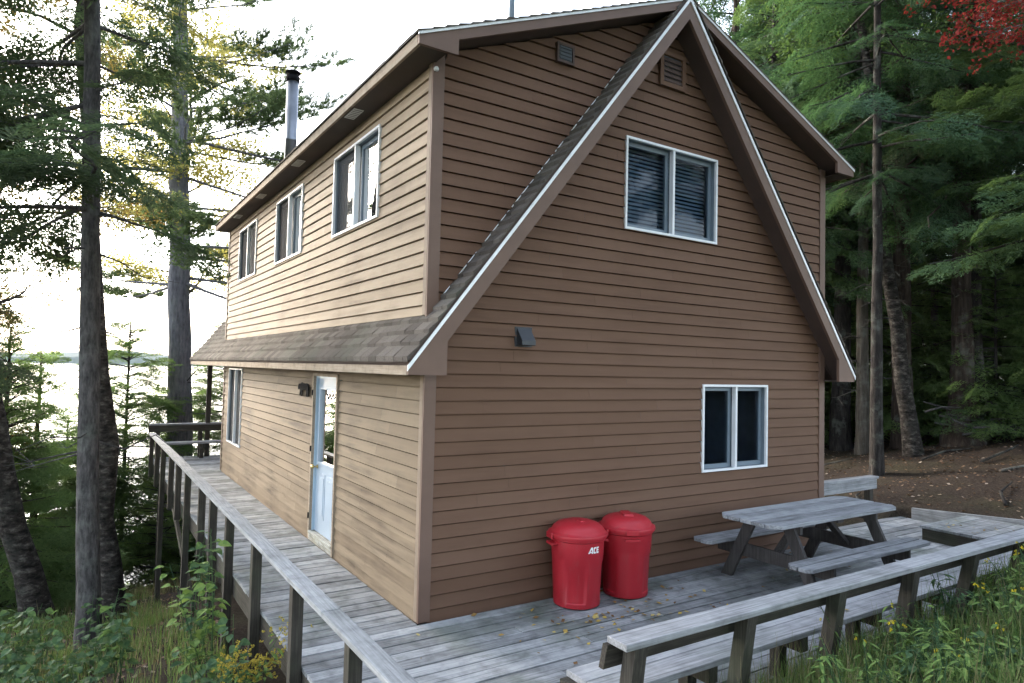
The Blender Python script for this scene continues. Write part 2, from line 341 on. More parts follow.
# ------------------------------------------------------------------ the cabin
W, D, AX = 5.97, 9.64, 2.985
EX = -.30; YF = -.29; YB = 12.5; ZE = 2.255; AS = (6.44-ZE)/(AX-EX)
def zA(x): x = x if x <= AX else 2*AX-x; return ZE + AS*(x-EX)
DX = -.2855; DZ = 5.085; DS = (6.44-DZ)/(AX-DX); DYF = -.28; DYB = 9.78
def zD(x): x = x if x <= AX else 2*AX-x; return DZ + DS*(x-DX)
cabin = thing('cabin','brown lap-sided cabin with steep A-frame gable and tan weathered side wall','cabin',(0,0,0))
PIT = .1228; Z0 = .093
def siding(mb, fn, ext, zlo, zhi, holes=(), brk=(), thick=.017, joint=2.6, lo=None):
    """real lap boards; fn(s,off,z)->xyz, ext(z)->(s0,s1), holes (s0,s1,z0,z1)"""
    k = math.floor((zlo-Z0)/PIT)
    while True:
        a,b = Z0+k*PIT, Z0+(k+1)*PIT; k += 1
        if a >= zhi: break
        if b <= zlo: continue
        cuts = sorted({max(a,zlo),min(b,zhi)} | {h for H in holes for h in H[2:] if a < h < b and zlo<h<zhi} | {h for h in brk if a<h<b and zlo<h<zhi})
        first = True; e0,e1 = ext((max(a,zlo)+min(b,zhi))/2)
        js = []; s = e0 + rng.uniform(.4,joint)
        while s < e1-.3: js.append(s); s += rng.uniform(1.4,joint*1.5)
        for za,zb in zip(cuts[:-1],cuts[1:]):
            zm = (za+zb)/2; off = lambda z: thick*(1-(z-a)/PIT)+.003
            (pa,qa),(pb,qb) = ext(za+1e-5),ext(zb-1e-5)
            ivs = [(-1e9,1e9)]
            for h in holes:
                if h[2] < zm < h[3]:
                    ivs = [iv for x,y in ivs for iv in ((x,min(y,h[0])),(max(x,h[1]),y)) if iv[1]>iv[0]]
            for x,y in ivs:
                segs = [x]+[j for j in js if x<j<y]+[y]
                for u,v in zip(segs[:-1],segs[1:]):
                    g = .0006
                    p0,p1 = max(pa,u+g),max(pb,u+g); q0,q1 = min(qa,v-g),min(qb,v-g)
                    if q0-p0 < .004 and q1-p1 < .004: continue
                    q0 = max(q0,p0); q1 = max(q1,p1)
                    zt = zb-.0115 if abs(zb-b)<1e-6 else zb
                    vs = [fn(p0,off(za),za),fn(q0,off(za),za),fn(q1,off(zt),zt),fn(p1,off(zt),zt)]; fs = [(0,1,2,3)]
                    if zt < zb: vs += [fn(q1,-.022,zt),fn(p1,-.022,zt),fn(q1,-.022,zb+.012),fn(p1,-.022,zb+.012)]; fs += [(3,2,4,5),(5,4,6,7)]
                    if abs(za-a)<1e-6 or za == cuts[0]:
                        nv = len(vs); vs += [fn(p0,-.022,za),fn(q0,-.022,za)]; fs += [(nv,nv+1,1,0)]
                    mb.add(vs,fs)
front = lambda s,o,z: (s,-o,z)
left = lambda s,o,z: (-o,s,z)
right = lambda s,o,z: (W+o,s,z)
back = lambda s,o,z: (s,D+o,z)
UP = (2.305,3.781,3.783,4.808); LO = (3.569,4.770,1.076,2.106)
SW = [(1.228,2.729,3.797,4.792),(4.115,5.613,3.803,4.798),(7.030,8.516,3.81,4.805)]; LW = (7.814,9.055,.652,2.12); DOOR = (2.318,3.278,0.,2.12)
def gable_ext(z):
    if z < 4.96: return (0.085,W-.085)
    t = (z-(DZ-.13))/DS + DX
    return (max(t,.085),min(2*AX-t,W-.085))
mb = MB(); siding(mb,front,gable_ext,-.03,6.25,[UP,LO],[4.96]); w_front = mb.build('front_wall',M['brown'],cabin)
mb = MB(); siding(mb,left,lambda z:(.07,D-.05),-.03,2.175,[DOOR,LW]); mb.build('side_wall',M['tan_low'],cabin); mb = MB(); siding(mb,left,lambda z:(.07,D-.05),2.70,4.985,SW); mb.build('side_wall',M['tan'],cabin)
mb = MB(); siding(mb,right,lambda z:(.07,D-.05),.0,2.175); siding(mb,right,lambda z:(.07,D-.05),2.66,4.985); mb.build('side_wall',M['brown'],cabin)
mb = MB(); siding(mb,back,gable_ext,.0,6.25,[],[4.96]); mb.build('back_wall',M['brown'],cabin)
# corner boards
for x0 in (-.026,W-.09): MB().box(x0,x0+.116,-.028,-.001,-.003,5.083).build('corner_board',M['trim'],cabin)
for y0,y1 in ((.0,.06),(D-.05,D+.027)):
    for z0,z1 in ((-.003,2.17),(2.70,4.985)): MB().box(-.0275,-.001,y0,y1,z0,z1).build('corner_board',M['tan_corner'],cabin)
mb = MB(); mb.box(.02,W-.02,.02,D-.02,-2.6,-.06); mb.build('foundation',M['foundation'],cabin)
# rooms have no shell; their darkness is in the recess colour
# --- roofs
def a_roof(side):
    X = (lambda x:x) if side < 0 else (lambda x:2*AX-x)
    sh = MB(); ca = math.hypot(1,AS); step = .135; n = int((AX-EX)*ca/step)+1
    for r in range(n):
        s0 = r*step/ca; s1 = min((r+1)*step/ca, AX-EX)
        if s0 >= AX-EX: break
        y = YF-.02 - (0 if r%2 else .1); 
        while y < YB:
            y0,y1 = max(y,YF-.02),min(y+.198,YB+.02); y += .2
            if y1-y0 < .02: continue
            if EX+s0 > .05 and y0 > -.05+.1 and y1 < D-.1: continue
            if EX+s0 > .02 and y0 < D-.02 and y1 > .02:          # clip at the dormer walls
                if y0 < .02: y1 = .0
                elif y1 > D-.02: y0 = D
                else: continue
            jit = rng.uniform(0,.004); tw = rng.choice([0,0,.006])
            xa,xb = EX+s0-(.022 if r==0 else 0),EX+s1+.004; LF = .048
            za,zb = zA(EX+s0)-(.022*AS if r==0 else 0)+LF,zA(EX+s1)+.004*AS+LF
            h0 = .038+jit+tw; h1 = .005
            vs = [(X(xa),y0+.004,za+h0),(X(xa),y1-.004,za+h0),(X(xb),y1-.002,zb+h1),(X(xb),y0+.002,zb+h1),(X(xa),y0+.004,za-.002),(X(xa),y1-.004,za-.002),(X(xb),y0+.002,zb-.002),(X(xb),y1-.002,zb-.002)]
            sh.add(vs,[(0,1,2,3),(4,5,1,0),(4,0,3,6),(5,7,2,1)])
    sh.build('roof_shingles',M['shingle'],cabin)
    # structural deck with dark underside (front strip, side skirt, back porch)
    for nm,(xa,xb,ya,yb) in {'front':(EX+.03,AX,YF+.04,.0),'skirt':(EX+.03,-.002,0.0,D),'porch':(EX+.03,AX,D+.001,YB-.02)}.items():
        m = MB(); p = [(xa,zA(xa)-.003),(xb,zA(xb)-.003),(xb,zA(xb)-.20),(xa,max(zA(xa)-.20,ZE-.075))]
        m.prism(p,lambda a,b,t:(X(a),t,b),ya,yb); m.build('roof_soffit',M['soffit'],cabin)
        m = MB(); y0_ = YF+.002 if nm == 'front' else ya; xe = xb-.02 if nm != 'skirt' else xb
        m.prism([(EX+.004,zA(EX+.004)-.002),(xe,zA(xe)-.002),(xe,zA(xe)+.044),(EX+.004,zA(EX+.004)+.044)],lambda a,b,t:(X(a),t,b),y0_,yb); m.build('roof_sheathing',M['soffit'],cabin)
    m = MB()                                              # front rake board with its horizontal tail
    tail = [(EX,ZE-.006),(AX,zA(AX)-.006),(AX,zA(AX)-.245),(.057,zA(.057)-.252),(.057,ZE-.088),(EX,ZE-.088)]
    m.prism(tail,lambda a,b,t:(X(a),t,b),YF,YF+.038); m.build('rake_board',M['trim'],cabin)
    m = MB(); m.prism(tail,lambda a,b,t:(X(a),t,b),YB-.038,YB); m.build('rake_board',M['trim'],cabin)
    m = MB(); m.prism([(EX-.014,ZE-.014*AS+.003),(AX,zA(AX)+.003),(AX,zA(AX)-.045),(EX-.014,ZE-.014*AS-.042)],lambda a,b,t:(X(a),t,b),YF-.012,YF-.0015)
    m.build('drip_edge',M['drip'],cabin)
    m = MB(); m.box(min(X(EX-.002),X(EX+.026)),max(X(EX-.002),X(EX+.026)),YF+.039,YB-.04,ZE-.092,ZE-.012); m.build('fascia',M['tan_trim'] if side<0 else M['trim'],cabin)
    m = MB(); xs = sorted((X(EX+.03),X(-.003))); m.box(xs[0],xs[1],YF+.04,YB-.04,ZE-.086,ZE-.074); m.build('eave_soffit',M['soffit_tan'],cabin)
a_roof(-1); a_roof(1)
def d_roof(side):
    X = (lambda x:x) if side < 0 else (lambda x:2*AX-x); ca = math.hypot(1,DS); sh = MB(); step = .135; n = int((AX-DX)*ca/step)+1
    for r in range(n):
        s0 = r*step/ca; s1 = min((r+1)*step/ca, AX-DX)
        if s0 >= AX-DX: break
        y = DYF-.02-(0 if r%2 else .15)
        while y < DYB:
            y0,y1 = max(y,DYF-.02),min(y+.30,DYB+.02); y += .302
            if y1-y0 < .02: continue
            xa,xb = DX+s0-(.02 if r==0 else 0),DX+s1+.004; za,zb = zD(DX+s0)-(.02*DS if r==0 else 0),zD(DX+s1)+.004*DS
            h0 = .018+rng.uniform(0,.008); h1 = .006
            sh.add([(X(xa),y0+.004,za+h0),(X(xa),y1-.004,za+h0),(X(xb),y1-.002,zb+h1),(X(xb),y0+.002,zb+h1),(X(xa),y0+.004,za-.002),(X(xa),y1-.004,za-.002),(X(xb),y0+.002,zb-.002),(X(xb),y1-.002,zb-.002)],[(0,1,2,3),(4,5,1,0),(4,0,3,6),(5,7,2,1)])
    sh.build('dormer_shingles',M['shingle'],cabin)
    m = MB(); m.prism([(DX+.03,zD(DX+.03)-.003),(AX,zD(AX)-.003),(AX,zD(AX)-.115),(.0,zD(0)-.115),(DX+.03,zD(DX+.03)-.09)],lambda a,b,t:(X(a),t,b),DYF+.04,DYB-.04); m.build('dormer_soffit',M['soffit'],cabin)
    tail = [(DX,DZ-.004),(AX,zD(AX)-.004),(AX,zD(AX)-.12),(.094,zD(.094)-.12),(.094,DZ-.102),(DX,DZ-.102)]
    for y0,y1 in ((DYF,DYF+.036),(DYB-.036,DYB)):
        m = MB(); m.prism(tail,lambda a,b,t:(X(a),t,b),y0,y1); m.build('dormer_rake_board',M['trim'],cabin)
    m = MB(); m.prism([(DX-.012,DZ-.012*DS+.003),(AX-.02,zD(AX-.02)+.003),(AX-.02,zD(AX-.02)-.026),(DX-.012,DZ-.012*DS-.026)],lambda a,b,t:(X(a),t,b),DYF-.011,DYF-.0015); m.build('drip_edge',M['drip'],cabin)
    xs = sorted((X(DX-.002),X(DX+.026))); m = MB(); m.box(xs[0],xs[1],DYF+.037,DYB-.037,DZ-.106,DZ-.01); m.build('dormer_fascia',M['tan_trim'] if side<0 else M['trim'],cabin)
    xs = sorted((X(DX+.028),X(-.002))); m = MB(); m.box(xs[0],xs[1],DYF+.04,DYB-.04,DZ-.1,DZ-.09); m.build('dormer_eave_soffit',M['soffit_tan'],cabin)
    if side < 0:
        for y in (1.62,3.83,6.05,7.95):
            m = MB(); m.box(-.235,-.125,y-.16,y+.16,DZ-.106,DZ-.1005)
            o = m.build('soffit_vent',M['vent_white'],cabin); s_ = MB()
            for j in range(6): s_.box(-.225,-.135,y-.14+j*.05,y-.12+j*.05,DZ-.108,DZ-.1062)
            s_.build('vent_louver',M['curtain'],o)
d_roof(-1); d_roof(1)
x = .12
while x < 2.05:                                   # broken pale flashing where the roof strip meets the wall
    l = rng.uniform(.05,.30); MB().tube([(x,-.024,zA(x)+.076),(x+l,-.024,zA(x+l)+.078)],[.006,.004],5).build('wall_flashing',M['drip'],cabin); x += l+rng.choice([.015,.03,.09])
# porch post under the roof end
mb = MB(); mb.box(.0,.10,11.86,11.96,.002,ZE-.09); mb.build('porch_post',M['dark_z'],cabin)
# --- windows
def window(fn, hole, blind=None, screens=(False,False), name='window'):
    a,b,z0,z1 = hole; fw = .028
    def bx(mb,s0,s1,o0,o1,za,zb):
        p = [fn(s,o,z) for z in (za,zb) for s,o in ((s0,o0),(s1,o0),(s1,o1),(s0,o1))]
        mb.add(p,[(0,3,2,1),(4,5,6,7),(0,1,5,4),(1,2,6,5),(2,3,7,6),(3,0,4,7)])
    root = MB()
    for s0,s1,za,zb in ((a,a+fw,z0,z1),(b-fw,b,z0,z1),(a+fw,b-fw,z0,z0+fw),(a+fw,b-fw,z1-fw,z1)): bx(root,s0,s1,-.0,.034,za,zb)
    mid = (a+b)/2; bx(root,mid-.017,mid+.017,-.03,.030,z0+fw,z1-fw)
    r = root.build(name,M['white'],cabin,bevel=.003)
    sm = MB()
    for s0,s1,za,zb in ((a,a+fw-.004,z0,z1),(b-fw+.004,b,z0,z1),(a+fw-.004,b-fw+.004,z0,z0+fw-.004),(a+fw-.004,b-fw+.004,z1-fw+.004,z1)): bx(sm,s0,s1,-.11,-.001,za,zb)
    gm = MB(); sc = MB(); i0,i1 = a+fw,b-fw
    for k,(s0,s1) in enumerate(((i0,mid-.017),(mid+.017,i1))):
        o0,o1 = (-.075,-.045); w = .05
        for p0,p1,za,zb in ((s0,s0+w,z0+fw,z1-fw),(s1-w,s1,z0+fw,z1-fw),(s0+w,s1-w,z0+fw,z0+fw+w),(s0+w,s1-w,z1-fw-w,z1-fw)): bx(sm,p0,p1,o0,o1,za,zb)
        gm.add([fn(s,-.058,z) for s,z in ((s0+w,z0+fw+w),(s1-w,z0+fw+w),(s1-w,z1-fw-w),(s0+w,z1-fw-w))],[(0,1,2,3)])
        if screens[k]: sc.add([fn(s,-.02,z) for s,z in ((s0,z0+fw),(s1,z0+fw),(s1,z1-fw),(s0,z1-fw))],[(0,1,2,3)])
    sm.build('sash',M['sash'],r); gm.build('glass',M['dull_glass' if fn is front else 'glass'],r)
    if sc.v: sc.build('screen',M['screen'],r)
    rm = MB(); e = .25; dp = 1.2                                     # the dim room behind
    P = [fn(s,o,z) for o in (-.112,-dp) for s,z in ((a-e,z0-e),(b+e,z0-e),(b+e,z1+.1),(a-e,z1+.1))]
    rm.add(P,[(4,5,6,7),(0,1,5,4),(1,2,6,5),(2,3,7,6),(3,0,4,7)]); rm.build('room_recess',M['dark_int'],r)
    if blind == 'slat':
        bl = MB(); z = z0+.05
        while z < z1-.04:
            bl.add([fn(a+.04,-.135,z),fn(b-.04,-.135,z),fn(b-.04,-.155,z+.034),fn(a+.04,-.155,z+.034)],[(0,1,2,3)]); z += .046
        bl.build('blind',M['blind'],r)
    if blind == 'curtain':
        for s0,s1 in ((a+.03,a+.36),(b-.36,b-.03)):
            c = MB(); n = 16; vs = []
            for i in range(n+1):
                t = i/n; s = s0+(s1-s0)*t; o = -.16-.02*math.sin(t*22); vs += [fn(s,o,z0+.02),fn(s,o,z1-.02)]
            c.add(vs,[(2*i,2*i+2,2*i+3,2*i+1) for i in range(n)],True); c.build('curtain',M['curtain'],r)
    return r
window(front,UP,'slat'); window(front,LO,None)
window(left,SW[0],None,(False,True)); window(left,SW[1],None,(False,True)); window(left,SW[2],None,(True,True)); window(left,LW,None,(True,True))
# --- door
def make_door():
    a,b,z0,z1 = DOOR
    zl0,zl1,y0,y1 = 1.0,1.92,a+.15,b-.15; sx_ = -.068
    door = MB(); sl = door
    for ya,yb,za,zb in ((a+.05,y0,.115,z1-.06),(y1,b-.05,.115,z1-.06),(y0,y1,.115,zl0),(y0,y1,zl1,z1-.06)): sl.box(.032,.077,ya,yb,za,zb)
    for ya,yb in ((a+.17,a+.43),(b-.43,b-.17)):                       # raised panels
        sl.box(.026,.0335,ya,yb,.30,.86); sl.box(.020,.0275,ya+.04,yb-.04,.35,.81)
    for ya,yb,za,zb in ((y0-.03,y0,zl0-.03,zl1+.03),(y1,y1+.03,zl0-.03,zl1+.03),(y0,y1,zl0-.03,zl0),(y0,y1,zl1,zl1+.03)): sl.box(.020,.0305,ya,yb,za,zb)
    o = door.build('door',M['door'],cabin,bevel=.003)
    MB().add([(.05,y0,zl0),(.05,y1,zl0),(.05,y1,zl1),(.05,y0,zl1)],[(0,1,2,3)]).build('glass',M['glass'],o)
    k = MB(); k.lathe([(.001,0),(.026,.004),(.026,.012),(.010,.02),(.010,.045),(.026,.055),(.03,.07),(.022,.085),(.001,.09)],n=20)
    k.v = [(.031-z, b-.115+x, .93+y) for x,y,z in k.v]; k.build('handle',M['brass'],o)
    h = MB()
    for c in (.12,.0): 
        pts = [(.012,a+.33+c+.035*math.cos(t),1.86+.05*math.sin(t)) for t in np.linspace(R(20),R(-200),12)]; h.tube(pts,[.008]*12,6)
    h.build('hook',M['black'],o)
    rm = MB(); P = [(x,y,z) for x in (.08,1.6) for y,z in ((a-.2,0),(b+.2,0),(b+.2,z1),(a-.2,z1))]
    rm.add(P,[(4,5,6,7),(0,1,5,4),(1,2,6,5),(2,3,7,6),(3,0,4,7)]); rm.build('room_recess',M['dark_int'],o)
    j = MB()
    for ya,yb,za,zb in ((a+.028,a+.05,.115,z1-.03),(b-.05,b-.028,.115,z1-.03),(a+.05,b-.05,z1-.06,z1-.032)): j.box(-.0,.08,ya,yb,za,zb)
    j.build('door_jamb',M['jamb'],cabin)
    c = MB(); c.box(-.036,.0,a-.012,a+.03,.0,z1); c.box(-.036,.0,b-.03,b+.012,.0,z1); c.box(-.036,.0,a+.03,b-.03,z1-.034,z1); c.build('door_casing',M['tan_trim'],cabin)
    s_ = MB(); s_.box(-.045,.08,a+.03,b-.03,.085,.114); s_.box(-.034,.05,a+.03,b-.03,.004,.084); s_.build('door_sill',M['sill'],cabin)
    for z in (.3,1.15,1.87):
        MB().box(-.05,-.036,b-.028,b-.002,z-.035,z+.035).build('hinge',M['black'],cabin)
make_door()
# --- small fittings of the front wall
mb = MB(); x0,x1,z0,z1 = 2.785,3.185,5.49,5.90
for a,b,c,d in ((x0,x0+.05,z0,z1),(x1-.05,x1,z0,z1),(x0+.05,x1-.05,z0,z0+.05),(x0+.05,x1-.05,z1-.05,z1)): mb.box(a,b,-.052,-.002,c,d)
lv = mb.build('gable_vent',M['brown'],cabin); mb = MB()
for k in range(5):
    z = z0+.065+k*.058; mb.prism([(-.045,z),(-.04,z-.006),(-.022,z+.044),(-.026,z+.05)],lambda a,b,t:(t,a,b),x0+.05,x1-.05)
mb.build('louver',M['soffit'],lv); MB().box(x0+.05,x1-.05,-.0215,-.0205,z0+.05,z1-.05).build('vent_backing',M['dark_int'],lv)
mb = MB(); x0,x1,z0,z1 = 1.335,1.555,5.36,5.56
for a,b,c,d in ((x0,x0+.025,z0,z1),(x1-.025,x1,z0,z1),(x0+.025,x1-.025,z0,z0+.025),(x0+.025,x1-.025,z1-.025,z1)): mb.box(a,b,-.055,-.002,c,d)
v = mb.build('wall_vent',M['soffit'],cabin); mb = MB(); mb.box(x0+.026,x1-.026,-.046,-.01,z0+.026,z1-.026)
for k in range(4): mb.box(x0+.035,x1-.035,-.052,-.0465,z0+.04+k*.037,z0+.06+k*.037)
mb.build('vent_flap',M['vent_dark'],v)
mb = MB(); mb.prism([(-.012,2.63),(-.018,2.635),(-.115,2.51),(-.115,2.465),(-.012,2.465)],lambda a,b,t:(t,a,b),.945,1.105); mb.box(.925,1.125,-.018,-.006,2.45,2.645)
mb.build('dryer_vent',M['vent_grey'],cabin,bevel=.006)
mb = MB(); mb.lathe([(.001,0),(.02,.004),(.024,.02),(.016,.038),(.001,.042)],(-.005,-.045,4.9),14); mb.build('corner_light',M['white'],cabin)
# stovepipe and vent pipe
mb = MB(); px,py = .5,7.0; mb.lathe([(.105,5.3),(.105,6.3),(.109,6.305),(.109,6.33),(.105,6.335),(.105,7.42)],(px,py,0),28); 
pipe = mb.build('stovepipe',M['steel'],cabin)
mb = MB(); mb.lathe([(.118,7.40),(.118,7.50),(.075,7.505),(.075,7.55),(.128,7.555),(.138,7.57),(.125,7.59),(.02,7.63)],(px,py,0),28); mb.build('pipe_cap',M['black'],pipe)
mb = MB(); mb.lathe([(.24,5.32),(.23,5.40),(.125,5.50)],(px,py,0),24); mb.build('flashing',M['steel'],pipe)
mb = MB(); mb.lathe([(.035,5.75),(.035,7.3)],(1.5,1.1,0),16); vp = mb.build('vent_pipe',M['sash'],cabin)
mb = MB(); mb.lathe([(.13,5.78),(.05,5.96)],(1.5,1.1,0),16); mb.build('pipe_boot',M['black'],vp)
# ------------------------------------------------------------------ deck
XL = -1.125; XR = 8.68; YD = -2.42
deck = thing('wooden_deck','weathered grey plank deck wrapping around the cabin on dark posts','deck',(0,0,-.1))
mb = MB(); y = YD; bw,gap = .134,.014
def planks(y,xa,xb):
    x = xa
    if xb-xa < 2.5: ends = [xa,xb]
    else:
        ends = [xa]; x = xa + rng.uniform(1.5,3.6)
        while x < xb-.9: ends.append(x); x += rng.choice([2.4,3.05,3.66])
        ends.append(xb)
    for a,b in zip(ends[:-1],ends[1:]):
        dz = rng.uniform(-.004,.003); e = rng.uniform(-.003,.003) if a == xa else 0
        mb.box(a+.002+e,b-.002,y,y+bw,-.036+dz,dz)
while y < 12.0:
    yc = y+bw
    if yc <= .0: planks(y,XL,XR)
    elif y < .3:
        planks(y,XL,-.035); planks(y,W+.035,XR)
    elif yc < D+.06: planks(y,XL,-.035)
    else: planks(y,XL,W+.5)
    y += bw+gap
ob = mb.build('decking',M['deck_x'],deck,bevel=.004)
mb = MB(); mb.box(XL+.004,XL+.042,YD+.03,11.98,-.24,-.037); mb.build('rim_joist',M['dark_y'],deck)
mb = MB(); mb.box(XL+.05,XR-.05,YD+.01,YD+.048,-.24,-.037); mb.build('rim_joist',M['dark_x'],deck)
mb = MB(); mb.box(XL+.05,W+.4,11.94,11.98,-.24,-.037); mb.build('rim_joist',M['dark_x'],deck)
for k in range(24): MB().box(XL+.05,-.1,-2.0+k*.6,-1.96+k*.6,-.2,-.037).build('joist',M['dark_x'],deck)
for y in (8.81,5.48,3.28,.98):
    g = gz(-1.17,y); mb = MB(); mb.box(-1.213,-1.127,y-.043,y+.043,g-.2,-.0 if y<0 else -.01); 
for x,y in ((-.15,5.0),(-.15,8.0),(-.15,11.2),(2.5,11.7),(5.,11.7),(-.9,11.75)):
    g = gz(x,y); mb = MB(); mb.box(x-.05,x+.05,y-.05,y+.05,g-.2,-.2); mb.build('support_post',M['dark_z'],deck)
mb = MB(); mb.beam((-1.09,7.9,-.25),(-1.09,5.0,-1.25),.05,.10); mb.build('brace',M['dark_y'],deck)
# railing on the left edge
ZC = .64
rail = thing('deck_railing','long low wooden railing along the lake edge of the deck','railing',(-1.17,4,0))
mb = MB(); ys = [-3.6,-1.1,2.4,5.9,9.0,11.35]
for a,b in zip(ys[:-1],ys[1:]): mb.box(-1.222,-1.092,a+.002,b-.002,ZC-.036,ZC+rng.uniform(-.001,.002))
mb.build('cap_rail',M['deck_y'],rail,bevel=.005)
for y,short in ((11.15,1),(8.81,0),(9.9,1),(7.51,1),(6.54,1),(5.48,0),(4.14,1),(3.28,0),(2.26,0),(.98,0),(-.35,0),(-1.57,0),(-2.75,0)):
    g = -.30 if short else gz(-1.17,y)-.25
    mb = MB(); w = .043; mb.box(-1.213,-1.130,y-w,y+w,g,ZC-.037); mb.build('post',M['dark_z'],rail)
# ------------------------------------------------------------------ built-in bench along the front edge
def bench(name,label,x0,x1,yseat0,yseat1,ytop,ypost0,posts,out,zs=.40,zc=.80):
    t = thing(name,label,'bench',((x0+x1)/2,yseat0,0))
    mb = MB(); n = 2; w = (yseat1-yseat0)/n
    sx = [x0+.12,(x0+x1)/2+.2,x1]
    for k in range(n):
        for a,b in zip(sx[:-1],sx[1:]): mb.box(a+.002,b-.002,yseat0+k*w+.004,yseat0+(k+1)*w-.004,zs-.04,zs+rng.uniform(-.002,.002))
    mb.build('seat',M['bench_x'],t,bevel=.005)
    mb = MB(); sx = [x0,x0+2.9,x1] if x1-x0 > 4 else [x0,x1]
    for a,b in zip(sx[:-1],sx[1:]): mb.box(a+.001,b-.001,min(ytop-.078,ytop+.078),ytop+.078,zc-.038,zc)
    mb.build('cap_rail',M['bench_x'],t,bevel=.005)
    mb = MB(); yb = ytop-out*.05; mb.prism([(yb,zc-.04),(yb-out*.038,zc-.04),(yb-out*.070,zc-.18),(yb-out*.032,zc-.18)],lambda a,b,q:(q,a,b),x0-.02,x1); mb.build('backrest_board',M['dark_x'],t)
    for x in posts:
        zb = gz(x,ypost0)-.1 if out < 0 else -.3
        mb = MB(); mb.prism([(ytop+out*-.012,zc-.039),(ytop+out*.075,zc-.039),(ypost0+out*.06,zb),(ypost0-out*.04,zb)],lambda a,b,q:(q,a,b),x-.045,x+.045); mb.build('post',M['dark_z'],t)
        mb = MB(); yy = (yseat0+yseat1)/2; mb.box(x-.04,x+.04,yseat0+.02,yseat1-.01,zs-.15,zs-.042); mb.box(x-.042,x+.042,yy+.0,yy+.085,-.3,zs-.152); mb.build('seat_support',M['dark_z'],t)
    return t
bench('deck_bench','long grey bench with leaning backrest rail along the front edge of the deck',-.13,6.3,-2.50,-2.11,-2.70,-2.585,(-.02,.9,1.87,2.86,3.86,4.86,5.86),-1)
bench('porch_bench','dark far bench with backrest at the lake end of the porch',-1.17,5.5,11.42,11.78,11.93,11.86,(-1.0,-.1,1.5,3.0,4.6),1,.39,.79)
# low rail beyond the cabin's right corner
t = thing('low_side_rail','short pale board rail beside the right corner of the cabin','railing',(6.9,.3,0))
mb = MB(); mb.box(W+.04,7.87,.24,.38,.675,.712); mb.build('cap_rail',M['bench_x'],t,bevel=.004)
mb = MB(); mb.box(W+.04,7.85,.262,.30,.52,.674); mb.build('rail_board',M['bench_x'],t,bevel=.004)
for x in (6.2,7.72):
    mb = MB(); mb.box(x,x+.09,.302,.392,-.3,.674); mb.build('post',M['dark_z'],t)
# retaining kerb board and step platform
mb = MB(); mb.prism([(-3.2,-.1),(.17,-.1),(.17,.165),(-1.4,.275),(-3.2,.33)],lambda a,b,q:(q,a,b),8.69,8.735); o = mb.build('edge_board',M['deck_y'],loc=(8.7,-1.2,0),bevel=.004); tag(o,'grey edge board holding back the soil at the right end of the deck','edge board')
t = thing('deck_step','low plank step platform in front of the grey edge board','step',(7.9,-1.3,0)); mb = MB(); y = -2.0
while y < -.65: mb.box(7.3,8.68,y,min(y+.138,-.63),.165,.20+rng.uniform(-.003,.002)); y += .146
mb.build('tread',M['deck_x'],t,bevel=.004); mb = MB(); mb.box(7.33,7.37,-1.98,-.65,.003,.163); mb.box(7.372,8.66,-.69,-.65,.003,.163); mb.build('riser',M['dark_y'],t)
# ------------------------------------------------------------------ picnic table
def picnic():
    cx,cy = 4.335,-.93; t = thing('picnic_table','grey weathered picnic table with attached benches beside the brown wall','picnic table',(cx,cy,0))
    L2 = 1.14
    def plank_set(y0,y1,n,z0,z1,clip):
        mb = MB(); w = (y1-y0)/n
        for k in range(n):
            a,b = y0+k*w+.007,y0+(k+1)*w-.007; ca = clip if k == 0 else 0; cb = clip if k == n-1 else 0
            p = [(-L2+ca,a),(L2-ca,a),(L2,a+ca),(L2,b-cb),(L2-cb,b),(-L2+cb,b),(-L2,b-cb),(-L2,a+ca)]
            q = []
            for e in p:
                if not q or (abs(q[-1][0]-e[0])+abs(q[-1][1]-e[1]))>1e-6: q.append(e)
            if abs(q[0][0]-q[-1][0])+abs(q[0][1]-q[-1][1])<1e-6: q.pop()
            mb.prism(q,lambda x,y,z:(cx+x,cy+y,z),z0,z1+rng.uniform(-.0015,.0015))
        return mb
    plank_set(-.38,.38,5,.712,.75,.09).build('tabletop',M['table'],t,bevel=.004)
    plank_set(-.73,-.455,2,.385,.423,.05).build('bench_seat',M['table'],t,bevel=.004)
    plank_set(.455,.73,2,.385,.423,.05).build('bench_seat',M['table'],t,bevel=.004)
    for sx in (-1,1):
        x = cx+sx*.74
        for sy in (-1,1):
            mb = MB(); p = [(sy*.14,.71),(sy*.275,.71),(sy*.62,.0),(sy*.48,.0)]
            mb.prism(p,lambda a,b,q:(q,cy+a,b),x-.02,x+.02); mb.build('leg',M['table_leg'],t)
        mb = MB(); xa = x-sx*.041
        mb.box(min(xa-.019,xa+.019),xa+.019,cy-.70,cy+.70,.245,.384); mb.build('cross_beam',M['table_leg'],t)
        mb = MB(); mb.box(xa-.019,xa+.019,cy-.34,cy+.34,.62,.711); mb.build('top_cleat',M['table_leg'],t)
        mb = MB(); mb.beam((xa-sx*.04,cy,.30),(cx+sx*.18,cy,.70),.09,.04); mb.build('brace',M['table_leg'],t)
    mb = MB(); mb.box(cx-.05,cx+.05,cy-.34,cy+.34,.672,.711); mb.build('top_cleat',M['table_leg'],t)
picnic()
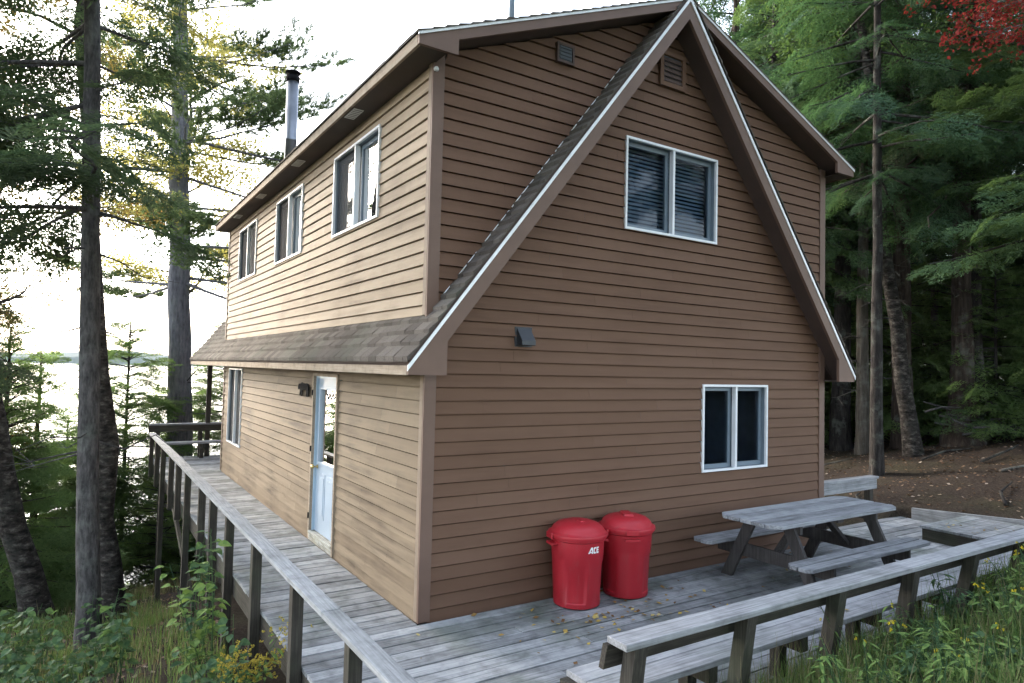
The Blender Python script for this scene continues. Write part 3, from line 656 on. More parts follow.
# ------------------------------------------------------------------ trash cans
def can(loc, label, rot, dent, letters):
    t = thing('trash_can',label,'trash can',loc,'red trash cans by the wall')
    n = 72; rot0 = rot
    def ring(r,z,inset=0.):
        o = []
        for k in range(n):
            th = 2*math.pi*k/n; d = math.degrees(th-rot0)%360; rr = r
            if inset:
                for c,hw in ((60,26),(300,26),(180,40)):
                    dd = abs((d-c+180)%360-180)
                    if dd < hw: rr -= inset*min(1,(hw-dd)/4)
            o.append((loc[0]+rr*math.cos(th),loc[1]+rr*math.sin(th)+dent*z*.03,z)); 
        return o
    prof = [(.20,.0,0),(.222,.012,0),(.226,.05,.0),(.227,.06,.012),(.243,.40,.013),(.2455,.425,0),(.248,.47,0),(.2500,.475,.0),(.256,.62,0),(.272,.632,0),(.274,.655,0),(.266,.668,0)]
    vs = []; 
    for r,z,i in prof: vs += ring(r,z,i)
    fs = [(i*n+k,i*n+(k+1)%n,(i+1)*n+(k+1)%n,(i+1)*n+k) for i in range(len(prof)-1) for k in range(n)] + [tuple(range(n))[::-1]]
    mb = MB(); mb.add(vs,fs,True); b = mb.build('body',M['red'],t); b.data.set_sharp_from_angle(angle=R(35))
    lid = MB(); lp = [(.268,.655),(.287,.652),(.292,.668),(.288,.684),(.262,.697),(.255,.705),(.24,.735),(.20,.765),(.13,.787),(.0,.795)]
    lid.lathe(lp,(loc[0],loc[1]+dent*.02,0),64); l = lid.build('lid',M['red'],t); l.data.set_sharp_from_angle(angle=R(38))
    if letters is not None:
        g = MB(); g.prism([(-.03,.77),(-.02,.797),(.02,.797),(.03,.77)],lambda a,b,q:(loc[0]+a*math.cos(rot)-q*math.sin(rot)+.0,loc[1]+a*math.sin(rot)+q*math.cos(rot),b+.004),-.012,.10); g.build('lid_ridge',M['red'],l,bevel=.008)
    g = MB()                                                     # raised grip moulded across the lid
    g.prism([(-.13,.74),(-.10,.795),(.10,.795),(.13,.74)],lambda a,b,q:(loc[0]+a*math.cos(rot)-q*math.sin(rot),loc[1]+dent*.02+a*math.sin(rot)+q*math.cos(rot),b+.012),-.05,.05)
    if letters is None: g.build('lid_grip',M['red'],l,bevel=.012)
    for s in (0,math.pi):
        a = rot+s; h = MB(); ca,sa = math.cos(a),math.sin(a)
        P = lambda r,u,z:(loc[0]+r*ca-u*sa,loc[1]+r*sa+u*ca,z)
        h.prism([(.245,.60),(.300,.60),(.300,.575),(.292,.575),(.292,.588),(.245,.588)],lambda p,q,u:P(p,u,q),-.075,.075)
        h.prism([(.285,.63),(.306,.640),(.306,.69),(.285,.695)],lambda p,q,u:P(p,u,q),-.06,.06); h.build('handle',M['red'],t,bevel=.004)
    if letters is not None:
        A = [[(0,0),(.022,0),(.062,.06),(.078,.06),(.078,0),(.100,0),(.100,.1),(.062,.1)],[(.036,.012),(.07,.012),(.07,.03),(.047,.03)]]
        C = [(.112,.012),(.124,0),(.165,0),(.168,.024),(.136,.024),(.134,.03),(.138,.07),(.143,.076),(.175,.076),(.178,.1),(.132,.1),(.120,.088)]
        Ee = [(.182,0),(.24,0),(.242,.022),(.206,.022),(.2075,.040),(.236,.040),(.238,.060),(.209,.060),(.2105,.078),(.246,.078),(.249,.1),(.19,.1)]
        mb = MB(); k = .50
        for poly in A+[C,Ee]:
            fine = []
            mb.prism([(p*k,q*k) for p,q in poly],lambda p,q,d:((loc[0]+(.254+d)*math.cos(letters+(p-.06)/.255)),loc[1]+(.254+d)*math.sin(letters+(p-.06)/.255)+dent*.02,.530+q*1.15),.0015,.0035)
        mb.build('lettering',M['lettering'],b)
can((1.525,-.29,0),'red trash can with white lettering and a plain domed lid, nearer the cabin corner',R(168),0.,R(-92))
can((2.145,-.30,0),'red trash can without lettering, closer to the picnic table',R(240),0.,None)
# ------------------------------------------------------------------ plaque and dinner bell
def plaque():
    o = [(0,.10),(.03,.155),(.07,.165),(.10,.15),(.13,.175),(.18,.185),(.30,.175),(.40,.18),(.47,.165),(.50,.12),(.505,.02),(.48,.0),(.455,.005),(.46,.03),(.455,.08),(.43,.04),(.435,.005),(.40,.0),(.385,.02),(.395,.08),(.36,.095),(.27,.085),(.215,.08),(.21,.02),(.195,.0),(.165,.0),(.165,.02),(.175,.075),(.15,.07),(.125,.02),(.10,.01),(.085,.02),(.105,.07),(.10,.11),(.06,.10),(.03,.085)]
    mb = MB(); c = (0,3.95,1.80); mb.prism(o,lambda p,q,t:(-t,c[1]-p,c[2]+q),.032,.044)
    ob = mb.build('wall_plaque',M['black'],loc=(-.03,3.7,1.85)); tag(ob,'small black animal silhouette plaque on the tan wall left of the door','plaque')
plaque()
def bell():
    c = Vector((-.2,12.1,0)); t = thing('dinner_bell','dark metal triangle dinner bell hanging under the far eave','dinner bell',(-.2,12.1,1.75))
    mb = MB(); s = .2; P = [(c.x-s,c.y,1.74),(c.x+s,c.y,1.74),(c.x+.01,c.y,2.06),(c.x-.02,c.y,2.03),(c.x-s-.01,c.y,1.77)]; mb.tube(P,[.012]*5,8); mb.build('triangle',M['black'],t)
    mb = MB(); mb.tube([(c.x,c.y,2.05),(c.x,c.y,ZE-.087)],[.005]*2,6); mb.build('hanger',M['black'],t)
bell()
# ------------------------------------------------------------------ vegetation
def leafquad(pos, d, nrm, ln, wd):
    """narrow triangle: base pos, direction d, width along nrm"""
    d = d/np.linalg.norm(d,axis=-1,keepdims=True); s = np.cross(d,nrm); s = s/np.maximum(np.linalg.norm(s,axis=-1,keepdims=True),1e-6)
    ln = np.asarray(ln)[...,None]; wd = np.asarray(wd)[...,None]
    return np.stack([pos+s*wd*.5, pos-s*wd*.5, pos+d*ln],-2)
def flat_frond(g, nt=13, per=8, wid=.42, droop=.22, lw=.032, ll=.115, thick=.10):
    """a flat hemlock / spruce spray of unit length along +x"""
    P=[];Dr=[];Nn=[];Ln=[];Wd=[]
    for i in range(nt):
        t0 = .06+.92*i/nt
        for sd in (-1,1):
            t = t0+g.uniform(-.02,.02); L = wid*(1-t)**.65*g.uniform(.7,1.15)+.07; a = R(g.uniform(42,62))*sd
            b = np.array([t,0,-droop*t*t]); d = np.array([math.cos(a),math.sin(a),-.15+g.uniform(-.12,.08)])
            for k in range(per):
                u = (k+.5)/per; p = b+d*L*u+np.array([0,0,-.10*L*u*u])+g.normal(0,.5,3)*thick*.4
                aa = math.atan2(d[1],d[0])+R(g.uniform(25,60))*(1 if k%2 else -1)
                P.append(p); Dr.append([math.cos(aa),math.sin(aa),g.uniform(-.35,.15)]); Nn.append([g.uniform(-.4,.4),g.uniform(-.4,.4),1])
                Ln.append(ll*g.uniform(.7,1.25)); Wd.append(lw*g.uniform(.7,1.3))
    return leafquad(np.array(P),np.array(Dr),np.array(Nn),np.array(Ln),np.array(Wd))
def tuft_frond(g, ntuft=15, nn=30, ll=.15, lw=.017):
    """a pine plume of unit length: brushes of long needles on side twigs"""
    P=[];Dr=[];Nn=[];Ln=[];Wd=[]
    for i in range(ntuft):
        t = .25+.75*(i+.5)/ntuft; sd = -1 if i%2 else 1
        c = np.array([t+g.uniform(-.05,.05), sd*g.uniform(.02,.30)*(1.15-t), g.uniform(0,.12)])
        m = np.array([.8, sd*.45, .45])
        for k in range(nn):
            d = m*g.uniform(.4,1.)+g.normal(0,.62,3); P.append(c+m*g.uniform(-.09,.07)); Dr.append(d+1e-3); Nn.append(g.normal(0,1,3)); Ln.append(ll*g.uniform(.7,1.2)); Wd.append(lw)
    return leafquad(np.array(P),np.array(Dr),np.array(Nn),np.array(Ln),np.array(Wd))
def leaf_spray(g, n=34, size=.085, spread=.42):
    """broad leaves on a unit spray; 4-gons"""
    P=[];out=[]
    for i in range(n):
        t = g.uniform(.1,1.); c = np.array([t,g.normal(0,spread*.5*(1.1-t*.6)),g.normal(0,.12)])
        d = g.normal(0,1,3); d[2] = d[2]*.5-.35; d /= np.linalg.norm(d); nr = np.array([g.normal(0,.5),g.normal(0,.5),1.]); s = np.cross(d,nr); s /= np.linalg.norm(s)
        L = size*g.uniform(.65,1.3); w = L*.36
        out.append([c,c+d*L*.45+s*w,c+d*L,c+d*L*.45-s*w])
    return np.array(out)
GF = np.random.default_rng(11)
FR = {'hem':[flat_frond(GF,14,9) for _ in range(4)], 'hemc':[flat_frond(GF,10,6,.42,.28,.040,.135,.12) for _ in range(4)],
      'spr':[flat_frond(GF,13,9,.36,.16,.034,.115,.16) for _ in range(4)],
      'hemm':[flat_frond(GF,13,8,.40,.28,.026,.105,.10) for _ in range(4)], 'pin':[tuft_frond(GF) for _ in range(4)], 'lea':[leaf_spray(GF) for _ in range(4)], 'map':[leaf_spray(GF,30,.12,.5) for _ in range(4)], 'sml':[leaf_spray(GF,46,.06,.5) for _ in range(4)]}
def frames(dirs, rolls):
    d = dirs/np.linalg.norm(dirs,axis=-1,keepdims=True); up = np.tile(np.array([0,0,1.]),(len(d),1)); y = np.cross(up,d); ny = np.linalg.norm(y,axis=-1,keepdims=True)
    y = np.where(ny>1e-4, y/np.maximum(ny,1e-6), np.array([0,1.,0])); z = np.cross(d,y); c = np.cos(rolls)[:,None]; s = np.sin(rolls)[:,None]
    return np.stack([d, y*c+z*s, z*c-y*s],-1)                  # columns: local x,y,z
def put_fronds(kind, pos, dirs, size, rolls, g):
    if not len(pos): return np.zeros((0,3,3))
    pos=np.array(pos);dirs=np.array(dirs);size=np.array(size);Fm = frames(dirs,np.array(rolls))*size[:,None,None]; pick = g.integers(0,len(FR[kind]),len(pos)); out=[]
    for v in range(len(FR[kind])):
        q = pick==v
        if q.any(): out.append((np.einsum('mij,nkj->mnki',Fm[q],FR[kind][v])+pos[q][:,None,None,:]).reshape(-1,FR[kind][v].shape[1],3))
    return np.concatenate(out)
def conifer(name,label,cat,xy,H,r0,kind,fmat,bmat,z0,blen,seed,lean=(0,0),wstep=.5,nper=4,up=(-8,22),droop=.22,dead=None,group=None,fsize=.9,dens=1.,az=None,flare=1.35,zb=None,curve=0.,topfrac=1.,ymod=None,fl=.45):
    g = np.random.default_rng(seed); x,y = xy; z = gz(x,y)-.12 if zb is None else zb
    root = thing(name,label,cat,(x,y,z),group)
    def axis(h):
        t = h/H; return Vector((x+lean[0]*t+curve*math.sin(t*3.1), y+lean[1]*t, z+h))
    rad = lambda h: r0*(1-.86*h/H)*(1+(flare-1)*math.exp(-h/fl)) + .006
    hs = [0,.12,.3,.6,1.,1.6]+list(np.linspace(2.4,H*topfrac,max(8,int(H/1.2))))
    mb = MB(); mb.tube([axis(h)+Vector((g.normal(0,.06*r0),g.normal(0,.06*r0),0)) for h in hs],[rad(h)*g.uniform(.97,1.03) for h in hs],14); mb.build('trunk',bmat,root)
    br = MB(); pos=[];dirs=[];size=[];rolls=[]
    h = z0
    while h < H*.985:
        fr = (h-z0)/(H-z0)
        for k in range(nper):
            hh = h+g.uniform(-.3,.3)*wstep; a = g.uniform(0,2*math.pi)
            if az is not None and g.random() < az[2]: a = g.normal(az[0],az[1])
            L = blen(fr)*g.uniform(.65,1.15)
            if ymod: L *= ymod(a)
            if L < .15: continue
            e = R(up[0]+(up[1]-up[0])*fr+g.uniform(-12,12)); n = 6; p0 = axis(min(max(hh,z0*.8),H)); pts=[]; 
            for i in range(n):
                t = i/(n-1); pts.append(p0+Vector((math.cos(a)*math.cos(e)*L*t+g.normal(0,.02)*L*t, math.sin(a)*math.cos(e)*L*t+g.normal(0,.02)*L*t, math.sin(e)*L*t-droop*L*t*t+(.10*L*t**4 if kind!='pin' else .16*L*t**3))))
            rb = min(.011+.0075*L, rad(hh)*.5); br.tube(pts,[rb*(1-.85*i/(n-1))+.003 for i in range(n)],5,False)
            nf = max(2,int(L/.22*dens)); 
            for j in range(nf):
                t = .22+.78*(j+.6)/nf if kind!='pin' else .42+.58*(j+.6)/nf
                f = t*(n-1); i = min(int(f),n-2); q = pts[i].lerp(pts[i+1],f-i); d = (pts[i+1]-pts[i]).normalized()
                sd = 1 if (j%2) else -1; sp = R(g.uniform(28,58))*sd if j < nf-1 else 0.
                dd = Vector((d.x*math.cos(sp)-d.y*math.sin(sp), d.x*math.sin(sp)+d.y*math.cos(sp), d.z+g.uniform(-.22,.06)+(.25 if kind=='pin' else 0)))
                s = fsize*min(1.,.30+.5*L)*(1-.45*abs(t-.45))*g.uniform(.75,1.2); pos.append(q); dirs.append(dd); size.append(s); rolls.append(g.normal(0,.45))
        h += wstep*(1-.3*fr)
    if dead:
        for _ in range(dead[2]):
            hh = g.uniform(dead[0],dead[1]); a = g.uniform(0,6.28); L = g.uniform(.3,dead[3] if len(dead)>3 else 1.4); p0 = axis(hh)
            pts = [p0+Vector((math.cos(a+.25*t*g.normal())*L*t, math.sin(a+.25*t*g.normal())*L*t, g.uniform(-.35,.15)*L*t-.1*L*t*t)) for t in (0,.35,.7,1)]
            br.tube(pts,[.014+.006*L,.010,.007,.003],4,False)
            for _k in range(int(L*3)):
                i = g.integers(1,3); q = pts[i]; b2 = a+g.uniform(-1,1); l2 = L*.3; br.tube([q,q+Vector((math.cos(b2)*l2,math.sin(b2)*l2,g.uniform(-.4,.2)*l2))],[.006,.002],3,False)
    if br.v: br.build('branches',bmat,root)
    V = put_fronds(kind,pos,dirs,size,rolls,g)
    if len(V): tri_mesh('crown',V-np.array([x,y,z]),fmat,root)
    return root
def broadleaf(name,label,cat,xy,H,r0,fmat,bmat,limbs,seed,kind='lea',lean=(0,0),fs=.9,group=None,zb=None,crown_mat2=None,density=1.,tw=3):
    """limbs: list of (height, azimuth, elevation, length)"""
    g = np.random.default_rng(seed); x,y = xy; z = gz(x,y)-.12 if zb is None else zb; root = thing(name,label,cat,(x,y,z),group)
    axis = lambda h: Vector((x+lean[0]*h/H, y+lean[1]*h/H, z+h)); hs = [0,.15,.4,1]+list(np.linspace(1.8,H,12))
    mb = MB(); mb.tube([axis(h)+Vector((g.normal(0,.04),g.normal(0,.04),0))*(h>1) for h in hs],[r0*(1-.85*h/H)*(1+.4*math.exp(-h/.4))+.008 for h in hs],12); mb.build('trunk',bmat,root)
    br = MB(); pos=[];dirs=[];size=[];rolls=[]
    for (h,a,e,L) in limbs:
        p0 = axis(h); n = 7; pts=[p0]; d = Vector((math.cos(a)*math.cos(e),math.sin(a)*math.cos(e),math.sin(e)))
        for i in range(1,n):
            d = (d+Vector((g.normal(0,.13),g.normal(0,.13),g.normal(0,.08)-.02))).normalized(); pts.append(pts[-1]+d*L/(n-1))
        br.tube(pts,[(.016+.012*L)*(1-.8*i/(n-1)) for i in range(n)],5,False)
        for i in range(2,n):
            for _ in range(tw):
                aa = math.atan2(d.y,d.x)+g.uniform(-1.4,1.4); l2 = L*.32*g.uniform(.5,1.2); dd = Vector((math.cos(aa),math.sin(aa),g.uniform(-.35,.6))).normalized(); q = pts[i]; q2 = q+dd*l2
                br.tube([q,q+dd*l2*.5,q2],[.009,.006,.003],4,False)
                for t in np.linspace(.3,1,max(1,int(3*density))):
                    pos.append(q.lerp(q2,t)); b = aa+g.uniform(-.9,.9); dirs.append(Vector((math.cos(b),math.sin(b),g.uniform(-.5,.3)))); size.append(fs*g.uniform(.6,1.15)); rolls.append(g.normal(0,.4))
    br.build('branches',bmat,root); V = put_fronds(kind,pos,dirs,size,rolls,g)
    tri_mesh('crown',V-np.array([x,y,z]),fmat,root); return root
# --- lake side
cone = lambda L,p=.8: (lambda f: L*(1-f)**p+.15)
conifer('hemlock_tree','nearest grey trunk on the lake side, straight and tall with dark drooping boughs','tree',(-2.33,5.3),22,.142,'hem',M['dark_needle'],M['bark_grey'],6.2,lambda f:2.9*(1-f)**.5+.2,101,lean=(-.75,.3),wstep=.5,nper=4,up=(-4,15),droop=.16,dead=(2.6,6.5,16,1.2),fsize=.95,az=(R(170),1.0,.35),flare=1.25,ymod=lambda a: .45 if math.cos(a-.2)>.1 else 1.)
broadleaf('leaning_birch_tree','rough dark birch trunk leaning close behind the nearest grey trunk','tree',(-1.92,7.7),15,.175,M['rust'],M['bark_birch'],[(9.5+.55*i,R(100+70*i),R(25),2.0) for i in range(8)],102,lean=(-1.25,.9),fs=.7)
broadleaf('leaning_tree','dark leaning trunk at the far left edge above the leafy weeds','tree',(-2.98,9.4),13,.22,M['rust'],M['bark_birch'],[(5.6+.5*i,R(70+97*i),R(20),2.2) for i in range(11)],103,lean=(-2.7,-.4),fs=.8)
conifer('white_pine_tree','big straight white pine behind the lake end of the deck with long spreading plumes','tree',(-.02,15.2),27,.37,'pin',M['pine'],M['bark_pine'],8.6,lambda f:5.0*(1-f)**.7+.3,104,lean=(-.95,.2),wstep=1.0,nper=4,up=(-6,30),droop=.10,dead=(4.5,9.5,14,2.2),fsize=1.05,dens=.7,az=(R(-15),.9,.35))
g_ = np.random.default_rng(5)
broadleaf('yellowing_birch_tree','tall birch with yellowing leaves standing between the lake trunks','tree',(.26,17.2),17.5,.12,M['yellow'],M['bark_birch'],[(9.4+.36*i,R(g_.uniform(0,360)),R(g_.uniform(5,40)),g_.uniform(1.6,3.2)) for i in range(24)],105,lean=(-.3,.2),fs=1.1,kind='lea',density=1.5)
conifer('hemlock_tree','dark bushy hemlock with its trunk outside the left edge of the view','tree',(-6.6,9.6),16,.26,'hem',M['dark_needle'],M['bark_dark'],6.0,cone(3.7,.6),106,wstep=.62,nper=5,up=(-6,14),droop=.2,fsize=1.)
conifer('cedar_tree','bushy green cedar at the left edge beside the leaning trunk','tree',(-4.35,12.4),7.6,.13,'spr',M['lake_green'],M['bark_brown'],.5,cone(1.8,.7),107,wstep=.34,nper=5,up=(-4,35),droop=.16,fsize=.9,dens=.9)
conifer('cedar_tree','dark green cedar behind the nearest grey trunk by the shore','tree',(-3.35,14.6),6.6,.12,'spr',M['lake_green'],M['bark_brown'],.6,cone(1.7,.8),108,wstep=.34,nper=5,up=(-6,30),droop=.16,fsize=.9,dens=.9)
conifer('spruce_sapling','slender young spruce by the water left of the big white pine','tree',(-1.45,15.2),7.6,.075,'hem',M['lake_green'],M['bark_dark'],1.2,cone(1.9,.7),109,wstep=.32,nper=6,up=(-6,30),droop=.16,fsize=1.0,dens=1.1)
conifer('spruce_sapling','young spruce behind the far end of the porch, right of the white pine','tree',(1.2,16.4),8.2,.10,'hem',M['lake_green'],M['bark_dark'],.8,cone(1.9,.8),110,wstep=.28,nper=7,up=(-6,25),droop=.16,fsize=.9,dens=1.2)
broadleaf('rusty_maple_sapling','thin sapling with rusty green leaves above the cedar at the left edge','tree',(-4.55,10.4),8.4,.07,M['rust'],M['bark_brown'],[(2.6+.4*i,R(80+137*i),R(25),1.1+.05*i) for i in range(14)],111,lean=(-.4,.2),fs=.55,kind='sml')
conifer('spruce_sapling','small spruce below the deck rail beside the white pine trunk','tree',(-.75,13.2),3.6,.05,'spr',M['weed_lt'],M['bark_dark'],.2,cone(.85,.9),112,wstep=.22,nper=5,up=(0,30),droop=.1,fsize=.55)
conifer('cedar_tree','distant shore cedar showing between the two nearest trunks','tree',(-2.75,16.4),5.6,.09,'hem',M['lake_green'],M['bark_dark'],.4,cone(1.5,.8),113,wstep=.26,nper=7,up=(-4,30),droop=.16,fsize=.85,dens=1.2)
conifer('cedar_tree','small pale green cedar just behind the dark leaning trunk','tree',(-3.75,11.3),6.0,.08,'spr',M['lake_green'],M['bark_brown'],.5,cone(1.6,.7),114,wstep=.32,nper=5,up=(-4,35),droop=.16,fsize=.85,dens=.9)
conifer('cedar_tree','young cedar filling the gap left of the rail end by the shore','tree',(-2.2,16.3),6.2,.08,'spr',M['lake_green'],M['bark_brown'],.7,cone(1.45,.7),115,wstep=.32,nper=5,up=(-4,35),droop=.16,fsize=.85,dens=.9)
conifer('cedar_tree','cedar with a pale top at the far left edge near the water','tree',(-5.6,14.6),8.4,.10,'spr',M['lake_green'],M['bark_brown'],.5,cone(2.0,.7),116,wstep=.34,nper=5,up=(-4,35),droop=.16,fsize=.9,dens=.9)
# --- woods on the right: trunks one can tell apart
RB = lambda *a,**k: conifer(*a,**k)
RB('slim_spruce_tree','slim dark grey trunk standing closest to the right corner of the cabin','tree',(10.75,1.85),16,.115,'hemm',M['hemlock'],M['bark_dark'],6.2,cone(2.6,.6),201,wstep=.6,nper=4,up=(-10,14),droop=.25,dead=(2,6.5,16,1.1),fsize=.85,dens=.8)
RB('hemlock_tree','thick flared hemlock trunk at the top of the bank on the right','tree',(14.9,2.1),20,.23,'hemm',M['hemlock'],M['bark_brown'],6.4,cone(4.0,.6),202,wstep=.6,nper=4,up=(-12,12),droop=.25,dead=(2.2,5.,8,1.6),flare=2.3,fl=.8,fsize=.85,dens=.85)
RB('hemlock_tree','dark second trunk pressed against the thick flared hemlock','tree',(15.4,2.05),19,.19,'hemm',M['dark_needle'],M['bark_dark'],6.6,cone(3.4,.6),203,wstep=.62,nper=4,up=(-12,12),droop=.25,flare=1.8,fl=.6,fsize=.85,dens=.8)
broadleaf('leaning_birch_tree','dark peeling birch leaning left on the bank between straight trunks','tree',(13.4,2.45),15,.17,M['green_leaf'],M['bark_birch'],[(7.5+.6*i,R(60+111*i),R(25),2.1) for i in range(9)],204,lean=(-1.5,1.1),fs=.85)
RB('hemlock_tree','thick brown trunk directly behind the leaning birch','tree',(14.3,3.15),20,.23,'hemm',M['hemlock'],M['bark_brown'],6.3,cone(3.6,.6),205,wstep=.62,nper=4,up=(-12,12),droop=.25,dead=(2.5,5.5,8,1.6),fsize=.9,dens=.8)
RB('spruce_tree','pale straight trunk just left of the slim dark grey trunk','tree',(13.6,3.75),17,.15,'hemm',M['hemlock_lt'],M['bark_pale'],6.6,cone(2.7,.6),206,wstep=.62,nper=4,up=(-8,14),droop=.22,dead=(1.6,6.,14,1.2),fsize=.85,dens=.8)
RB('spruce_tree','dark trunk showing beside the right eave of the cabin','tree',(14.1,4.6),18,.24,'hemm',M['dark_needle'],M['bark_dark'],6.4,cone(3.0,.6),207,wstep=.62,nper=4,up=(-8,14),droop=.22,dead=(1.6,6.,12,1.2),fsize=.85,dens=.8)
RB('spruce_tree','thin dark trunk nearest the corner board of the cabin','tree',(13.6,5.2),15,.11,'hemm',M['hemlock'],M['bark_dark'],6.4,cone(2.3,.6),208,wstep=.6,nper=4,up=(-8,14),droop=.22,dead=(1.6,6.,12,1.),fsize=.85,dens=.8)
RB('hemlock_sapling','low hemlock with wide flat boughs reaching in from the right edge','tree',(13.2,-.35),9.5,.13,'hem',M['hemlock_lt'],M['bark_dark'],4.3,cone(3.2,.7),209,wstep=.45,nper=4,up=(-8,20),droop=.2,fsize=.85,dens=.85)
RB('hemlock_tree','light green hemlock with drooping boughs above the right roof edge','tree',(12.6,5.6),14.5,.15,'hem',M['hemlock_lt'],M['bark_dark'],5.6,cone(2.9,.7),210,wstep=.5,nper=4,up=(-10,16),droop=.28,fsize=.85,dens=.85)
RB('spruce_tree','pale thin trunk between the birch and the thick flared hemlock','tree',(16.6,3.5),15,.10,'hemm',M['hemlock'],M['bark_pale'],6.5,cone(2.,.6),211,wstep=.62,nper=4,up=(-8,14),dead=(1.,5.5,12,1.),fsize=.85,dens=.8)
broadleaf('bare_limbed_tree','slender bare-limbed trunk rising beyond the roof ridge','tree',(13.2,9.3),16,.13,M['green_leaf'],M['bark_pale'],[(8.6,R(-20),R(42),3.2),(10.5,R(200),R(35),1.6),(12.2,R(60),R(40),1.6),(13.5,R(-80),R(30),1.5)],212,lean=(.5,.3),fs=.6,tw=1)
broadleaf('red_maple_tree','maple with red autumn leaves reaching in at the top right','tree',(12.3,-1.9),10.5,.12,M['red_leaf'],M['bark_grey'],[(7.6+.3*i,R(118+26*math.sin(i*2.1)),R(12+6*(i%3)),1.6+.15*(i%4)) for i in range(8)],213,lean=(-.6,.7),fs=.6,kind='map',tw=2,density=.8)
# --- the mass of the woods: four grown kinds, then copies
def copy_tree(o, loc, rz, s, label):
    c = o.copy(); COL.objects.link(c); c.location = loc; c.rotation_euler = (0,0,rz); c.scale = (s,s,s); c['label'] = label
    for ch in o.children:
        d = ch.copy(); COL.objects.link(d); d.parent = c
    return c
DEEP = 'tall dark conifer deep in the crowded woods behind the cabin'
GRP = 'crowded conifers deep in the woods'
protos = [RB('forest_conifer',DEEP,'tree',(19.5,7.5),19,.17,'hemc',M['hemlock'],M['bark_brown'],5.0,cone(3.2,.6),301,wstep=.72,nper=4,up=(-12,12),droop=.25,dead=(1.5,4.,8,1.2),fsize=1.05,group=GRP),
          RB('forest_conifer',DEEP,'tree',(22.5,2.5),17,.14,'hemc',M['hemlock'],M['bark_grey'],4.2,cone(2.9,.6),302,wstep=.68,nper=4,up=(-12,12),droop=.22,dead=(1.5,4.,10,1.2),fsize=1.05,group=GRP),
          RB('forest_conifer',DEEP,'tree',(18.8,10.5),18,.15,'hemc',M['hemlock_lt'],M['bark_pale'],5.6,cone(3.0,.6),303,wstep=.72,nper=4,up=(-8,14),droop=.25,dead=(1.5,5.,12,1.2),fsize=1.05,group=GRP)]
SAP = 'young hemlock filling the gap between the trunks on the bank'
sap = RB('hemlock_sapling',SAP,'tree',(18.0,4.6),5.6,.06,'hemc',M['lake_green'],M['bark_dark'],.4,cone(1.7,.7),304,wstep=.34,nper=5,up=(-5,20),droop=.18,fsize=.9,group='young hemlocks under the trees')
fg = np.random.default_rng(77); placed = []
n = 0; tries = 0
while n < 58 and tries < 4000:
    tries += 1; az_ = R(fg.uniform(33,88)); d = 21+36*fg.random()**.8; x = CAM.x+d*math.sin(az_); y = CAM.y+d*math.cos(az_)
    if az_ < R(48) and d > 24 and n%3: n += 1; continue
    if y > 16+.5*max(x-2,0) or any((x-a)**2+(y-b)**2 < 3.2 for a,b in placed): continue
    placed.append((x,y)); p = protos[n%3]; copy_tree(p,(x,y,gz(x,y)-.15),fg.uniform(0,6.28),fg.uniform(.8,1.2),DEEP); n += 1
n = 0
while n < 40:
    az_ = R(fg.uniform(44,80)); d = 19.5+15*fg.random(); x = CAM.x+d*math.sin(az_); y = CAM.y+d*math.cos(az_)
    copy_tree(sap,(x,y,gz(x,y)-.1),fg.uniform(0,6.28),fg.uniform(.6,1.25),SAP); n += 1
BEH = 'tall unseen conifer across the clearing, added to cut low light on the cabin front'  # unseen trees behind the camera, added to cut low sky light on the front
for x,y in ((-9,-13),(-5.5,-14),(-2,-15.5),(1,-13.5),(4.5,-14.5),(8,-13),(11,-14),(14,-11),(17,-8),(19,-4),(-12,-10),(-14.5,-6)):
    copy_tree(protos[int(abs(x))%3],(x,y,gz(x,y)-.15),fg.uniform(0,6.28),fg.uniform(.9,1.15),BEH)['group'] = 'conifers across the clearing'
# --- undergrowth
def blades(name, n, pick, hmin, hmax, width, m, seed, kind='stuff', bend=.5):
    g = np.random.default_rng(seed); X = pick(g,n); x,y = X[:,0],X[:,1]; n = len(x); z = ground(x,y)-.02; h = g.uniform(hmin,hmax,n)*g.uniform(.6,1,n); a = g.uniform(0,6.283,n); b = g.uniform(.1,bend,n)*h
    p0 = np.stack([x,y,z],-1); d = np.stack([np.cos(a),np.sin(a),np.zeros(n)],-1); s = np.stack([-np.sin(a),np.cos(a),np.zeros(n)],-1)*(width*g.uniform(.6,1.3,n)/2)[:,None]
    up = np.array([0,0,1.]); p1 = p0+d*(b*.3)[:,None]+up*(h*.55)[:,None]; p2 = p0+d*b[:,None]+up*h[:,None]
    V = np.concatenate([np.stack([p0-s,p0+s,p1+s*.8,p1-s*.8],1), np.stack([p1-s*.8,p1+s*.8,p2+s*.1,p2-s*.1],1)],0)
    c = V.reshape(-1,3).mean(0); o = tri_mesh(name,V-c,m,loc=c); return tag(o,kind='stuff')
def front_bank(g,n):
    x = g.uniform(-.2,7.5,n*2); y = g.uniform(-5.6,-2.45,n*2); cl = np.sin(x*3.1+y*2.3)+np.sin(x*1.3-y*4.1+1)+g.normal(0,.7,n*2)
    k = (cl > -.5)&~((np.abs(x-CAM.x)<1.2)&(np.abs(y-CAM.y)<1.)); return np.stack([x,y],-1)[k][:n]
def side_bank(g,n):
    x = g.uniform(-6,-1.2,n*2); y = g.uniform(-1.5,10,n*2); cl = np.sin(x*2.1+y*1.7)+np.sin(x*1.1-y*2.9+1)+g.normal(0,.8,n*2); return np.stack([x,y],-1)[cl>-.1][:n]
blades('grass',46000,front_bank,.14,.48,.007,M['grass'],401)
blades('dry_grass',9000,front_bank,.2,.6,.006,M['dry_grass'],402,bend=.35)
blades('grass',16000,side_bank,.08,.34,.008,M['grass'],403)
blades('dry_grass',5000,side_bank,.12,.42,.006,M['dry_grass'],404)
